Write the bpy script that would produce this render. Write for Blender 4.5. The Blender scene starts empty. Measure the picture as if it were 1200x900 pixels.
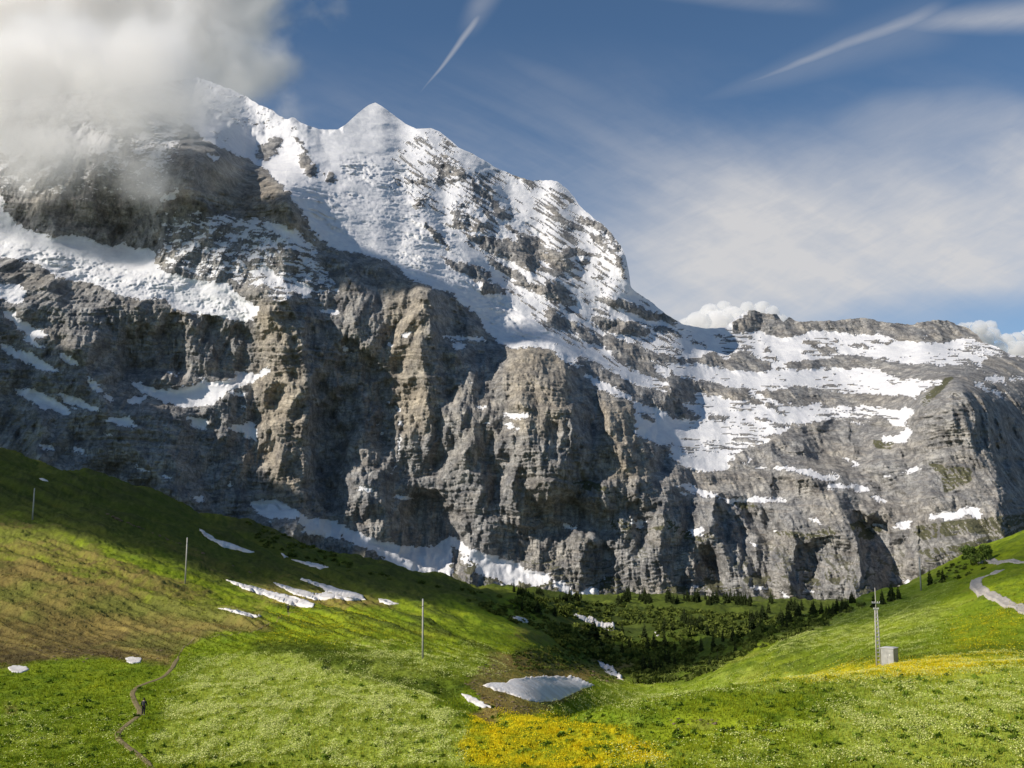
import bpy, bmesh, math, random
import numpy as np
from mathutils import Vector, Matrix
from mathutils.geometry import delaunay_2d_cdt

sc = bpy.context.scene
COL = sc.collection
random.seed(7)
rng = np.random.default_rng(11)

# ------------------------------------------------------------------ camera
F = 1200.0                       # focal length in units of a 1200 px wide frame
PITCH = math.atan(180 / 1200)
cd = bpy.data.cameras.new('camera')
cam = bpy.data.objects.new('camera', cd)
COL.objects.link(cam)
cd.sensor_width = 36.0
cd.lens = 36.0
cd.clip_start = 0.5
cd.clip_end = 60000
cam.location = (0, 0, 0)
cam.rotation_euler = (math.pi / 2 + PITCH, 0, 0)
sc.camera = cam

# ------------------------------------------------------------------ sun, sky, exposure
SUN_DIR = Vector((-0.77, -0.33, 0.55)).normalized()      # towards the sun
SUN_EL = math.asin(SUN_DIR.z)
SUN_AZ = math.atan2(SUN_DIR.x, SUN_DIR.y)
sl = bpy.data.lights.new('sun', 'SUN')
sl.energy = 5.0
sl.angle = math.radians(0.5)
sl.color = (1.0, 0.92, 0.81)
so = bpy.data.objects.new('sun', sl)
COL.objects.link(so)
so.rotation_euler = (-SUN_DIR).to_track_quat('-Z', 'Y').to_euler()
sc.view_settings.view_transform = 'Standard'
sc.view_settings.look = 'None'
sc.view_settings.gamma = 1
sc.view_settings.exposure = 0.14
sc.view_settings.use_curve_mapping = False
SKY_STRENGTH = 0.092
sc.cycles.volume_bounces = 12
sc.cycles.max_bounces = 12

# ------------------------------------------------------------------ pixel <-> world helpers (photo pixels, 1200 x 900)
CP, SP = math.cos(PITCH), math.sin(PITCH)


def pxz(py):
    """z/Y of a photo row"""
    b = (450 - np.asarray(py, float)) / F
    return (SP + b * CP) / (CP - b * SP)


def pxx(px, py):
    b = (450 - np.asarray(py, float)) / F
    return (np.asarray(px, float) - 600) / F / (CP - b * SP)


def zpy(zy):
    """photo row of a z/Y ratio"""
    t = np.tan(np.arctan(zy) - PITCH)
    return 450 - F * t


def at(px, py, Y):
    return Vector((float(pxx(px, py)) * Y, Y, float(pxz(py)) * Y))


# ------------------------------------------------------------------ node expression helper
class X:
    def __init__(s, nt, sock):
        s.nt, s.k = nt, sock

    def _m(s, op, o=None, c=None):
        n = s.nt.nodes.new('ShaderNodeMath')
        n.operation = op
        for i, v in enumerate((s, o, c)):
            if v is None:
                continue
            if isinstance(v, X):
                s.nt.links.new(v.k, n.inputs[i])
            else:
                n.inputs[i].default_value = float(v)
        return X(s.nt, n.outputs[0])

    def __add__(s, o): return s._m('ADD', o)
    def __radd__(s, o): return s._m('ADD', o)
    def __sub__(s, o): return s._m('SUBTRACT', o)
    def __rsub__(s, o): return s._m('MULTIPLY', -1)._m('ADD', o)
    def __mul__(s, o): return s._m('MULTIPLY', o)
    def __rmul__(s, o): return s._m('MULTIPLY', o)
    def __truediv__(s, o): return s._m('DIVIDE', o)
    def mx(s, o): return s._m('MAXIMUM', o)
    def mn(s, o): return s._m('MINIMUM', o)
    def cl(s): return s.mx(0.0).mn(1.0)
    def sqrt(s): return s._m('SQRT')
    def pw(s, o): return s._m('POWER', o)

    def ss(s, a, b):
        n = s.nt.nodes.new('ShaderNodeMapRange')
        n.interpolation_type = 'SMOOTHSTEP'
        s.nt.links.new(s.k, n.inputs[0])
        n.inputs[1].default_value = a
        n.inputs[2].default_value = b
        return X(s.nt, n.outputs[0])


def vec(nt, x, y, z):
    n = nt.nodes.new('ShaderNodeCombineXYZ')
    for i, v in enumerate((x, y, z)):
        if isinstance(v, X):
            nt.links.new(v.k, n.inputs[i])
        else:
            n.inputs[i].default_value = v
    return n.outputs[0]


def noise(nt, v, scale, detail=4, rough=0.55, dist=0.0, kind='FBM', lac=2.0):
    n = nt.nodes.new('ShaderNodeTexNoise')
    n.noise_type = kind
    n.inputs['Scale'].default_value = scale
    n.inputs['Detail'].default_value = detail
    n.inputs['Roughness'].default_value = rough
    n.inputs['Lacunarity'].default_value = lac
    n.inputs['Distortion'].default_value = dist
    if v is not None:
        nt.links.new(v, n.inputs['Vector'])
    return X(nt, n.outputs[0])


def mixc(nt, f, a, b):
    n = nt.nodes.new('ShaderNodeMix')
    n.data_type = 'RGBA'
    if isinstance(f, X):
        nt.links.new(f.k, n.inputs[0])
    else:
        n.inputs[0].default_value = f
    for i, v in ((6, a), (7, b)):
        if isinstance(v, tuple):
            n.inputs[i].default_value = (*v, 1) if len(v) == 3 else v
        else:
            nt.links.new(v, n.inputs[i])
    return n.outputs[2]


# ------------------------------------------------------------------ world: Nishita sky with high cirrus
w = bpy.data.worlds.new('World')
sc.world = w
w.use_nodes = True
nt = w.node_tree
nt.nodes.clear()
sky = nt.nodes.new('ShaderNodeTexSky')
sky.sky_type = 'NISHITA'
sky.sun_disc = False
sky.sun_elevation = SUN_EL
sky.sun_rotation = SUN_AZ
sky.altitude = 2000
sky.air_density = 1.0
sky.dust_density = 0.6
sky.ozone_density = 2.0
tc = nt.nodes.new('ShaderNodeTexCoord')
sep = nt.nodes.new('ShaderNodeSeparateXYZ')
nt.links.new(tc.outputs['Generated'], sep.inputs[0])
dx, dy, dz = (X(nt, sep.outputs[i]) for i in range(3))
fy = dy.mx(0.05)
U = dx / fy                       # azimuth and height of a sky direction
V = dz / fy


def uv(px, py):
    return float(pxx(px, py)), float(pxz(py))


def streak(a, b, wa, wb, soft=1.0):
    """a band of cirrus between two sky directions; widths in tangent units"""
    (ax, ay), (bx, by) = uv(*a), uv(*b)
    L2 = (bx - ax) ** 2 + (by - ay) ** 2
    L = math.sqrt(L2)
    t = ((U - ax) * ((bx - ax) / L2) + (V - ay) * ((by - ay) / L2))
    d = ((U - ax) * (-(by - ay) / L) + (V - ay) * ((bx - ax) / L) + wob * 0.02)
    d = d._m('ABSOLUTE')
    wd = t.cl() * (wb - wa) + wa
    m = (1.0 - d / wd).cl()
    e = t.ss(-0.02, 0.5) * (1.0 - t.ss(0.85, 1.05))
    return m * m * (3.0 - m * 2.0) * e


uvv = vec(nt, U, V, 0.0)
wob = noise(nt, uvv, 5, 3) - 0.5
# fibres rising to the right
a1 = math.radians(24)
ur = U * math.cos(a1) + V * math.sin(a1)
vr = U * (-math.sin(a1)) + V * math.cos(a1)
fib = noise(nt, vec(nt, ur * 2.2, vr * 14.0, 0.3), 1.6, 7, 0.62, 0.5)
a2 = math.radians(-25)
ur2 = U * math.cos(a2) + V * math.sin(a2)
vr2 = U * (-math.sin(a2)) + V * math.cos(a2)
fib2 = noise(nt, vec(nt, ur2 * 1.6, vr2 * 5.0, 4.3), 1.5, 6, 0.6, 0.4)
soft = noise(nt, vec(nt, U * 1.2, V * 3.2, 7.1), 2.2, 6, 0.55, 0.3)
fine = noise(nt, vec(nt, ur * 6.0, vr * 22.0, 1.3), 3.0, 6, 0.65, 0.6)

s1 = streak((830, 112), (1110, 8), 0.001, 0.016) * (0.18 + fib * 0.4)
s1b = streak((760, 135), (1120, 20), 0.002, 0.05) * 0.13
s2 = streak((985, 36), (1330, 8), 0.014, 0.034) * (0.05 + fib * 0.75)
s3 = streak((486, 122), (566, 14), 0.0006, 0.007) * 0.40
s4 = streak((540, 50), (590, -40), 0.016, 0.024) * 0.22
s5 = streak((555, 50), (760, 150), 0.008, 0.05) * 0.12
s6 = streak((700, -12), (980, 6), 0.008, 0.02) * 0.18 * (fib * 1.5)
ux, vy = uv(1040, 160)
blob = (1.0 - (((U - 0.47) * 4.6).pw(2.0) + ((V - uv(600, 165)[1] + wob * 0.06) * 15.0).pw(2.0)).sqrt()).cl()
blob = blob.ss(0.0, 0.65) * (0.4 + soft * 0.9).cl() * 0.50
# veil: thick to the lower right
vlow = 1.0 - ((V + wob * 0.10 - U * 0.10) * 1.0).ss(uv(600, 385)[1], uv(600, 140)[1])
veil = vlow * U.ss(-0.20, 0.18) * ((fib2 * 1.2 + soft * 0.6) - 0.12).cl()
core = (1.0 - (V - U * 0.14 - uv(600, 310)[1] + wob * 0.08)._m('ABSOLUTE') / 0.13).cl().ss(0.0, 1.0) * U.ss(0.02, 0.30)
thin = (fib2.ss(0.35, 0.75)) * 0.22 * (1.0 - V.ss(uv(600, 190)[1], uv(600, 20)[1]))
gap = (1.0 - (((U - 0.52) * 4.0).pw(2.0) + ((V - uv(600, 385)[1]) * 22.0).pw(2.0))).cl()
dens = (veil * 0.80 + core * (0.3 + soft * 0.75) * 0.60 + thin) * (1.0 - gap * 0.75)
dens = dens.mx(blob).mx(s1).mx(s1b).mx(s2).mx(s3).mx(s4).mx(s5).mx(s6)
dens = (dens * (0.72 + fine * 0.52)).cl()
cloudc = nt.nodes.new('ShaderNodeRGB')
cloudc.outputs[0].default_value = (6.6, 6.5, 6.5, 1)
grade = nt.nodes.new('ShaderNodeMix')
grade.data_type = 'RGBA'
grade.blend_type = 'MULTIPLY'
grade.inputs[0].default_value = 1.0
nt.links.new(sky.outputs[0], grade.inputs[6])
grade.inputs[7].default_value = (0.80, 0.96, 1.02, 1)
m = mixc(nt, dens * 0.92, grade.outputs[2], cloudc.outputs[0])
bg = nt.nodes.new('ShaderNodeBackground')
nt.links.new(m, bg.inputs[0])
bg.inputs[1].default_value = SKY_STRENGTH
w.cycles.sampling_method = 'MANUAL'
w.cycles.sample_map_resolution = 256
wo = nt.nodes.new('ShaderNodeOutputWorld')
nt.links.new(bg.outputs[0], wo.inputs[0])

# ------------------------------------------------------------------ numpy noise
_perm = rng.permutation(4096)
_ang = rng.random(4096) * 2 * np.pi
_gx, _gy = np.cos(_ang).astype(np.float32), np.sin(_ang).astype(np.float32)


def perlin(x, y):
    xi, yi = np.floor(x).astype(np.int64), np.floor(y).astype(np.int64)
    xf, yf = (x - xi).astype(np.float32), (y - yi).astype(np.float32)
    u = xf * xf * xf * (xf * (xf * 6 - 15) + 10)
    v = yf * yf * yf * (yf * (yf * 6 - 15) + 10)

    def g(ix, iy, fx, fy):
        h = _perm[(ix + _perm[iy & 4095]) & 4095]
        return _gx[h] * fx + _gy[h] * fy
    a = g(xi, yi, xf, yf)
    b = g(xi + 1, yi, xf - 1, yf)
    c = g(xi, yi + 1, xf, yf - 1)
    d = g(xi + 1, yi + 1, xf - 1, yf - 1)
    return (a + u * (b - a) + v * (c + u * (d - c) - (a + u * (b - a)))) * 1.5


def fbm(x, y, o=4, r=0.5):
    s, a, t = 0, 1.0, 0
    for i in range(o):
        s = s + a * perlin(x + i * 37.7, y - i * 19.3)
        t += a
        a *= r
        x, y = x * 2.03, y * 2.03
    return s / t


def ridged(x, y, o=3, r=0.5):
    s, a, t = 0, 1.0, 0
    for i in range(o):
        s = s + a * (1 - np.abs(perlin(x + i * 31.7, y + i * 11.3)) * 2)
        t += a
        a *= r
        x, y = x * 2.07, y * 2.07
    return s / t


def sstep(a, b, x):
    t = np.clip((x - a) / (b - a), 0, 1)
    return t * t * (3 - 2 * t)


def pchip(Yv):
    """monotone cubic through rows of Yv with uniform knots; returns f(t)"""
    Yv = np.asarray(Yv, float)
    d = np.diff(Yv, axis=0)
    m = np.zeros_like(Yv)
    a, b = d[:-1], d[1:]
    ok = a * b > 0
    m[1:-1] = np.where(ok, 2 * a * b / np.where(ok, a + b, 1), 0)
    m[0], m[-1] = d[0], d[-1]

    def f(t):
        i = np.clip(np.floor(t).astype(int), 0, len(Yv) - 2)
        s = (t - i)
        s = s.reshape(s.shape + (1,) * (Yv.ndim - 1))
        h00, h10 = 2 * s**3 - 3 * s**2 + 1, s**3 - 2 * s**2 + s
        h01, h11 = -2 * s**3 + 3 * s**2, s**3 - s**2
        return h00 * Yv[i] + h10 * m[i] + h01 * Yv[i + 1] + h11 * m[i + 1]
    return f


def blur(A, r):
    if r < 1:
        return A
    for _ in range(3):
        for ax in (0, 1):
            n = A.shape[ax]
            pad = [(0, 0), (0, 0)]
            pad[ax] = (r + 1, r)
            c = np.cumsum(np.pad(A, pad, mode='edge'), axis=ax, dtype=np.float64)
            if ax == 0:
                A = (c[2 * r + 1:] - c[:-(2 * r + 1)]) / (2 * r + 1)
            else:
                A = (c[:, 2 * r + 1:] - c[:, :-(2 * r + 1)]) / (2 * r + 1)
    return A.astype(np.float32)


# region maps: hand-digitised outlines of the place's snow, rock and flower fields, indexed by bearing and height
MX0, MY0, MW, MH = -300, 0, 1800, 1000


def canvas(v=0.0):
    return np.full((MH, MW), v, np.float32)


def pts(s, ox=0, oy=0, k=1.0):
    out = []
    for q in s.split():
        a, b = q.split(',')
        out.append((ox + float(a) / k, oy + float(b) / k))
    return out


def fill(A, poly, val, feather=0):
    P = np.array(poly)
    x0, x1 = int(np.floor(P[:, 0].min())) - 1, int(np.ceil(P[:, 0].max())) + 1
    y0, y1 = int(np.floor(P[:, 1].min())) - 1, int(np.ceil(P[:, 1].max())) + 1
    x0, x1 = max(x0, MX0), min(x1, MX0 + MW - 1)
    y0, y1 = max(y0, MY0), min(y1, MY0 + MH - 1)
    yy, xx = np.mgrid[y0:y1 + 1, x0:x1 + 1].astype(float)
    xx += 0.5
    yy += 0.5
    ins = np.zeros(xx.shape, bool)
    n = len(P)
    for i in range(n):
        (xa, ya), (xb, yb) = P[i], P[(i + 1) % n]
        if ya == yb:
            continue
        c = ((ya > yy) != (yb > yy)) & (xx < (xb - xa) * (yy - ya) / (yb - ya) + xa)
        ins ^= c
    sub = A[y0 - MY0:y1 - MY0 + 1, x0 - MX0:x1 - MX0 + 1]
    if feather:
        f = np.zeros((sub.shape[0] + 8 * feather, sub.shape[1] + 8 * feather), np.float32)
        p4 = 4 * feather
        f[p4:-p4, p4:-p4] = ins
        f = blur(f, feather)[p4:-p4, p4:-p4]
        sub[...] = sub * (1 - f) + val * f
    else:
        sub[ins] = val


def sample(A, px, py):
    x = np.clip(px - MX0 - 0.5, 0, MW - 1.001)
    y = np.clip(py - MY0 - 0.5, 0, MH - 1.001)
    xi, yi = x.astype(int), y.astype(int)
    xf, yf = x - xi, y - yi
    return ((A[yi, xi] * (1 - xf) + A[yi, xi + 1] * xf) * (1 - yf)
            + (A[yi + 1, xi] * (1 - xf) + A[yi + 1, xi + 1] * xf) * yf)


# ------------------------------------------------------------------ mesh helpers
def grid_mesh(name, P, attrs=None, smooth=True):
    R, Cn = P.shape[:2]
    me = bpy.data.meshes.new(name)
    idx = np.arange(R * Cn, dtype=np.int32).reshape(R, Cn)
    q = np.stack([idx[:-1, :-1], idx[:-1, 1:], idx[1:, 1:], idx[1:, :-1]], -1).reshape(-1, 4)
    return raw_mesh(name, P.reshape(-1, 3), q, attrs, smooth, me)


def raw_mesh(name, Vv, faces, attrs=None, smooth=False, me=None, mats=None):
    """faces: int array (n, k)"""
    me = me or bpy.data.meshes.new(name)
    n, k = faces.shape
    me.vertices.add(len(Vv))
    me.vertices.foreach_set('co', np.ascontiguousarray(Vv, np.float32).ravel())
    me.loops.add(n * k)
    me.loops.foreach_set('vertex_index', np.ascontiguousarray(faces, np.int32).ravel())
    me.polygons.add(n)
    me.polygons.foreach_set('loop_start', np.arange(0, n * k, k, dtype=np.int32))
    me.polygons.foreach_set('loop_total', np.full(n, k, np.int32))
    me.polygons.foreach_set('use_smooth', np.full(n, smooth, bool))
    if mats is not None:
        me.polygons.foreach_set('material_index', np.ascontiguousarray(mats, np.int32))
    me.update(calc_edges=True)
    for an, av in (attrs or {}).items():
        av = np.asarray(av, np.float32)
        if av.ndim == 1:
            a = me.attributes.new(an, 'FLOAT', 'POINT')
            a.data.foreach_set('value', av)
        else:
            if av.shape[1] == 3:
                av = np.concatenate([av, np.ones((len(av), 1), np.float32)], 1)
            a = me.attributes.new(an, 'FLOAT_COLOR', 'POINT')
            a.data.foreach_set('color', np.ascontiguousarray(av).ravel())
    return me


def link(name, me, mat=None, parent=None, **props):
    o = bpy.data.objects.new(name, me)
    COL.objects.link(o)
    if mat is not None:
        for mm in (mat if isinstance(mat, (list, tuple)) else [mat]):
            me.materials.append(mm)
    if parent:
        o.parent = parent
    for k, v in props.items():
        o[k] = v
    return o


def thing(name, label, cat, loc=(0, 0, 0), rz=0, group=None):
    o = bpy.data.objects.new(name, None)
    COL.objects.link(o)
    o.location = loc
    o.rotation_euler = (0, 0, rz)
    o['label'] = label
    o['category'] = cat
    if group:
        o['group'] = group
    return o


def material(name, base=(0.5, 0.5, 0.5), rough=0.9, spec=0.2):
    m = bpy.data.materials.new(name)
    m.use_nodes = True
    t = m.node_tree
    b = t.nodes['Principled BSDF']
    b.inputs['Base Color'].default_value = (*base, 1)
    b.inputs['Roughness'].default_value = rough
    b.inputs['Specular IOR Level'].default_value = spec
    return m, t, b


def attr(t, name, color=False):
    n = t.nodes.new('ShaderNodeAttribute')
    n.attribute_name = name
    return n.outputs['Color'] if color else X(t, n.outputs['Fac'])


def bump(t, b, h, strength=0.5, dist=1.0):
    n = t.nodes.new('ShaderNodeBump')
    n.inputs['Strength'].default_value = strength
    n.inputs['Distance'].default_value = dist
    t.links.new(h.k, n.inputs['Height'])
    t.links.new(n.outputs[0], b.inputs['Normal'])


# ------------------------------------------------------------------ THE MOUNTAIN
SKYLINE = pts("-300,150 -100,130 0,118 60,112 130,105 200,95 232,91 255,99 285,111 300,121 318,129 334,139 343,137 352,143 362,148 380,152 395,152 "
              "405,146 420,132 432,123 440,120 447,124 455,130 475,145 488,151 505,150 515,154 530,166 537,173 550,178 562,185 580,196 592,201 610,208 "
              "625,212 640,211 652,212 665,222 673,232 680,242 695,255 708,265 718,275 727,287 733,300 737,318 739,336 750,345 765,355 780,368 "
              "795,377 800,380 825,385 850,384 862,372 872,366 885,363 893,368 900,367 910,368 918,378 925,372 932,376 945,377 965,376 980,376 "
              "1000,373 1008,372 1020,373 1040,378 1070,380 1080,377 1100,375 1110,375 1120,380 1135,385 1145,392 1152,402 1165,405 1178,412 "
              "1185,415 1200,418 1300,440 1500,470")
S = canvas(0.20)
UP = pts("215,0 1500,0 1500,440 1190,425 1170,440 1140,430 1115,440 1090,450 1070,470 1060,500 1033,487 1013,480 980,490 933,497 903,517 867,527 "
         "850,550 827,553 800,547 790,530 775,510 755,500 740,470 700,455 680,430 650,410 620,405 600,408 580,398 565,378 540,350 520,340 500,333 "
         "480,325 455,305 430,298 400,293 385,288 365,268 350,245 335,222 318,205 300,190 270,180 250,170 235,160 215,140")
fill(S, UP, 1.0)
fill(S, pts("-300,0 215,0 215,140 190,230 180,240 0,225 -300,225"), 0.47, 3)
fill(S, pts("0,228 180,240 180,290 100,275 15,262"), 0.25, 2)
fill(S, pts("0,150 110,150 140,175 40,185 0,175"), 0.75, 3)
fill(S, pts("182,235 300,235 345,262 372,290 400,345 330,352 300,335 240,330 185,312"), 0.50, 3)
fill(S, pts("215,145 250,170 300,190 335,222 350,245 365,268 350,270 320,255 250,250 215,235 225,190"), 0.08, 2)


def many(ox, oy, k, items):
    for val, s in items:
        fill(S, pts(s, ox, oy, k), val)


many(0, 0, 1, [
    (.62, "205,80 395,140 400,151 345,136 325,150 310,156 280,150 250,140 236,128"),
    (1, "-300,180 0,228 15,262 45,272 62,278 85,274 105,280 128,290 145,285 160,292 177,290 180,305 190,318 215,325 240,330 265,333 280,345 303,361 "
        "300,370 290,378 270,375 245,368 225,368 200,360 195,350 165,350 140,345 110,332 70,325 50,312 30,305 0,300 -300,270"),
    (.8, "-100,320 0,333 22,333 28,345 20,358 0,350"), (1, "0,365 15,380 35,395 58,395 45,385 20,370 10,362"),
    (1, "25,395 45,408 55,408 35,393"), (1, "0,400 22,412 35,410 60,432 75,430 62,436 45,432 20,420 0,406"),
    (1, "70,415 88,420 95,430 75,425"), (1, "65,411 85,417 80,421"), (1, "18,457 40,455 60,465 85,482 80,487 50,478 25,465"),
    (1, "68,460 95,468 120,482 95,479 75,470"), (1, "100,440 115,450 119,460 106,455"), (1, "118,458 135,470 128,470"),
    (1, "120,490 150,488 158,500 140,498"), (1, "118,505 140,512 128,512"),
    (1, "44,521 62,522 63,528 48,526"), (1, "75,524 98,526 103,534 92,530"), (1, "154,544 176,553 160,551"), (1, "190,556 207,560 195,560"),
    (1, "152,446 165,452 185,455 205,456 240,448 260,447 290,440 315,430 318,437 290,450 265,460 245,475 215,476 190,470 165,458"),
    (1, "218,488 242,490 240,505 225,498"), (1, "262,500 280,498 290,493 302,510 300,518 280,505"), (1, "190,435 215,438 205,440"),
    (1, "305,262 330,262 345,272 362,290 345,283 325,271"), (1, "152,467 175,464 165,472 154,474"), (1, "225,440 250,448 240,448"),
    (1, "188,230 205,222 212,216 206,230 192,236"), (.9, "242,178 252,182 257,188 247,190"), (1, "278,436 303,437 300,440 280,440"),
    (1, "272,460 288,460 288,464 272,463"), (1, "277,475 290,474 289,478"), (1, "226,582 234,582 238,588 230,588"), (1, "266,564 275,566 274,570"),
    (1, "302,310 320,318 330,335 318,330 308,320"), (1, "375,362 400,366 395,370 378,367"), (1, "345,330 365,338 360,350 350,340"),
])
many(200, 80, 6, [
    (.28, "600,590 640,520 700,480 770,470 790,520 760,600 700,650 640,655 600,620"),
    (.2, "850,470 940,520 960,600 1000,640 1030,700 1010,770 960,770 920,700 900,600 940,560 860,520"),
    (0, "1095,720 1130,720 1170,790 1130,810 1100,790"), (0, "1050,700 1080,740 1080,770 1060,750"), (.55, "280,440 350,430 420,480 420,520 340,520 290,500"),
    (.5, "850,400 890,395 870,470 840,470")])
many(480, 120, 4, [
    (.45, "60,145 90,160 110,240 170,230 240,290 275,340 260,380 120,385 110,300 80,200"), (.4, "0,370 60,340 100,360 130,380 60,380"),
    (.4, "20,440 80,430 150,470 130,480 90,460 60,510 20,500"), (.66, "200,400 380,430 430,520 500,600 480,650 280,640 190,580 200,480"),
    (.42, "190,500 240,510 330,560 350,600 250,610 200,570"),
    (.05, "270,320 310,360 350,410 420,470 440,500 480,530 490,560 440,540 400,500 350,440 300,400"),
    (.15, "260,620 500,650 540,680 590,720 640,780 700,800 560,790 480,740 400,700 330,690 270,640"),
    (.3, "440,560 600,640 640,680 740,700 780,780 700,800 620,740 560,700 500,640"), (.35, "700,670 790,680 900,710 900,730 780,720 740,760"),
    (.1, "340,730 400,740 520,800 560,840 650,870 740,880 740,900 600,900 500,850 440,800"),
    (.05, "50,550 110,590 200,690 240,720 180,690 120,640 60,590"),
    (.1, "130,710 200,740 330,770 380,800 370,840 440,870 470,900 330,900 330,850 280,820 200,780"),
    (.3, "430,310 480,310 600,360 560,380 520,360 470,340"), (.4, "590,430 760,440 780,470 700,450 620,440"), (.7, "400,350 560,400 600,440 580,420 440,380"),
    (.15, "650,540 740,560 820,590 840,610 760,595 680,560"), (.1, "780,530 860,545 950,600 960,640 880,600 800,560"),
    (.38, "820,600 900,620 990,650 1000,740 1028,850 990,800 960,740 920,690 850,650"), (.0, "780,740 840,740 850,760 800,765"), (0, "800,815 920,818 915,828 820,825")])
many(640, 320, 5, [
    (.05, "0,30 50,50 120,110 190,180 130,195 60,180 0,140"),
    (.05, "0,190 80,240 170,290 290,370 330,400 300,420 240,400 170,360 120,340 60,330 0,300"),
    (.1, "270,145 380,150 470,160 600,220 700,240 770,280 740,295 650,280 600,270 500,230 430,200 380,190"), (0, "340,100 400,110 410,125"),
    (.05, "240,265 300,255 400,275 480,280 560,300 600,320 590,370 520,370 440,365 380,350 340,330 300,300"),
    (0, "600,320 680,315 760,335 755,350 640,340"), (.1, "250,205 330,215 390,245 360,255 300,235"), (0, "195,242 270,240 260,250"),
    (.22, "300,370 360,360 440,380 560,430 660,470 700,540 760,600 800,640 880,690 870,750 800,760 740,680 700,640 640,620 560,590 500,550 420,520 380,470 330,430"),
    (.08, "170,480 300,530 420,590 520,650 640,680 720,700 790,770 870,830 920,850 850,860 780,830 640,790 520,750 420,680 300,620 200,560"),
    (1, "120,330 160,330 170,380 220,430 300,460 320,490 250,480 180,430 130,390"),
    (1, "290,420 340,470 400,500 470,560 560,600 640,650 710,695 640,680 540,650 450,600 380,570 340,560 230,490"),
    (.6, "0,390 150,500 220,540 180,560 80,500 30,440"), (.7, "610,490 700,540 800,600 700,570 760,640 640,590"),
    (.05, "600,440 680,480 790,500 830,510 820,530 740,530 700,520 660,490 600,470"), (.05, "830,495 900,500 950,465 1000,460 1050,510 1050,550 960,545 880,530"),
    (.05, "1060,520 1120,450 1200,450 1200,580 1060,565"), (.4, "820,380 940,400 930,440 880,430"), (0, "715,450 820,445 810,456 730,460"), (0, "760,360 820,370 800,382"),
    (0, "640,420 690,425 700,433 650,432"), (.05, "740,600 850,620 900,630 1080,680 1200,670 1200,740 1120,750 1000,720 880,690 880,760 800,760 750,680"),
    (0, "680,815 800,840 830,860 740,850"), (0, "940,830 1060,835 1040,870 960,860"), (.9, "340,675 420,700 410,705 350,690")])
many(760, 360, 5.4545, [
    (.07, "500,130 580,80 650,0 730,0 800,0 860,0 910,0 960,0 1200,0 1200,150 1030,150 960,185 880,200 780,180 700,150 600,165 520,170"),
    (0, "400,175 500,172 480,190 420,190"), (0, "685,208 780,235 740,235"), (.3, "730,250 810,255 780,300 740,290"), (.1, "970,210 1110,205 1060,260 1000,230"),
    (.1, "1060,260 1110,245 1200,265 1190,300 1100,300"), (.05, "960,280 1050,270 1040,295 970,298"), (.45, "240,200 300,215 370,225 350,260 300,250"),
    (.02, "340,355 370,285 430,285 480,330 490,390 400,380 320,365"), (.05, "490,370 560,300 600,270 640,300 690,330 780,345 790,400 700,420 560,405 500,400"),
    (.05, "740,320 800,315 870,345 800,340"), (.05, "870,350 1000,340 1200,325 1200,380 1000,400 870,395 780,400 800,385 880,380"),
    (.08, "0,310 100,300 250,335 320,330 320,360 150,360 60,340 0,330"),
    (.05, "120,430 280,470 380,470 520,510 640,530 660,590 600,600 480,570 400,560 300,520 300,600 200,615 120,560"),
    (.06, "660,525 760,530 880,520 940,495 1040,515 1200,540 1200,650 1080,610 980,640 880,620 780,590 700,560"),
    (.05, "640,585 720,600 720,625 650,620"), (.05, "735,590 830,630 880,690 850,690 800,650 740,640"), (.05, "495,615 540,615 600,620 610,630 540,635"),
    (0, "540,650 600,655 600,670 560,665"), (.05, "650,710 700,705 780,720 760,730 690,730"), (.1, "720,745 950,740 960,765 800,768"),
    (.3, "970,690 1200,670 1200,690 1000,700"), (.05, "280,610 370,615 350,630 290,628"), (.02, "370,690 510,690 480,730 400,715"), (.05, "90,675 220,705 210,725 140,705"),
    (.1, "430,840 600,835 740,860 700,870 520,850"), (.1, "300,870 460,875 400,890"), (.08, "720,820 900,800 1000,770 1060,740 1200,720 1200,900 760,900 790,840")])
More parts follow.
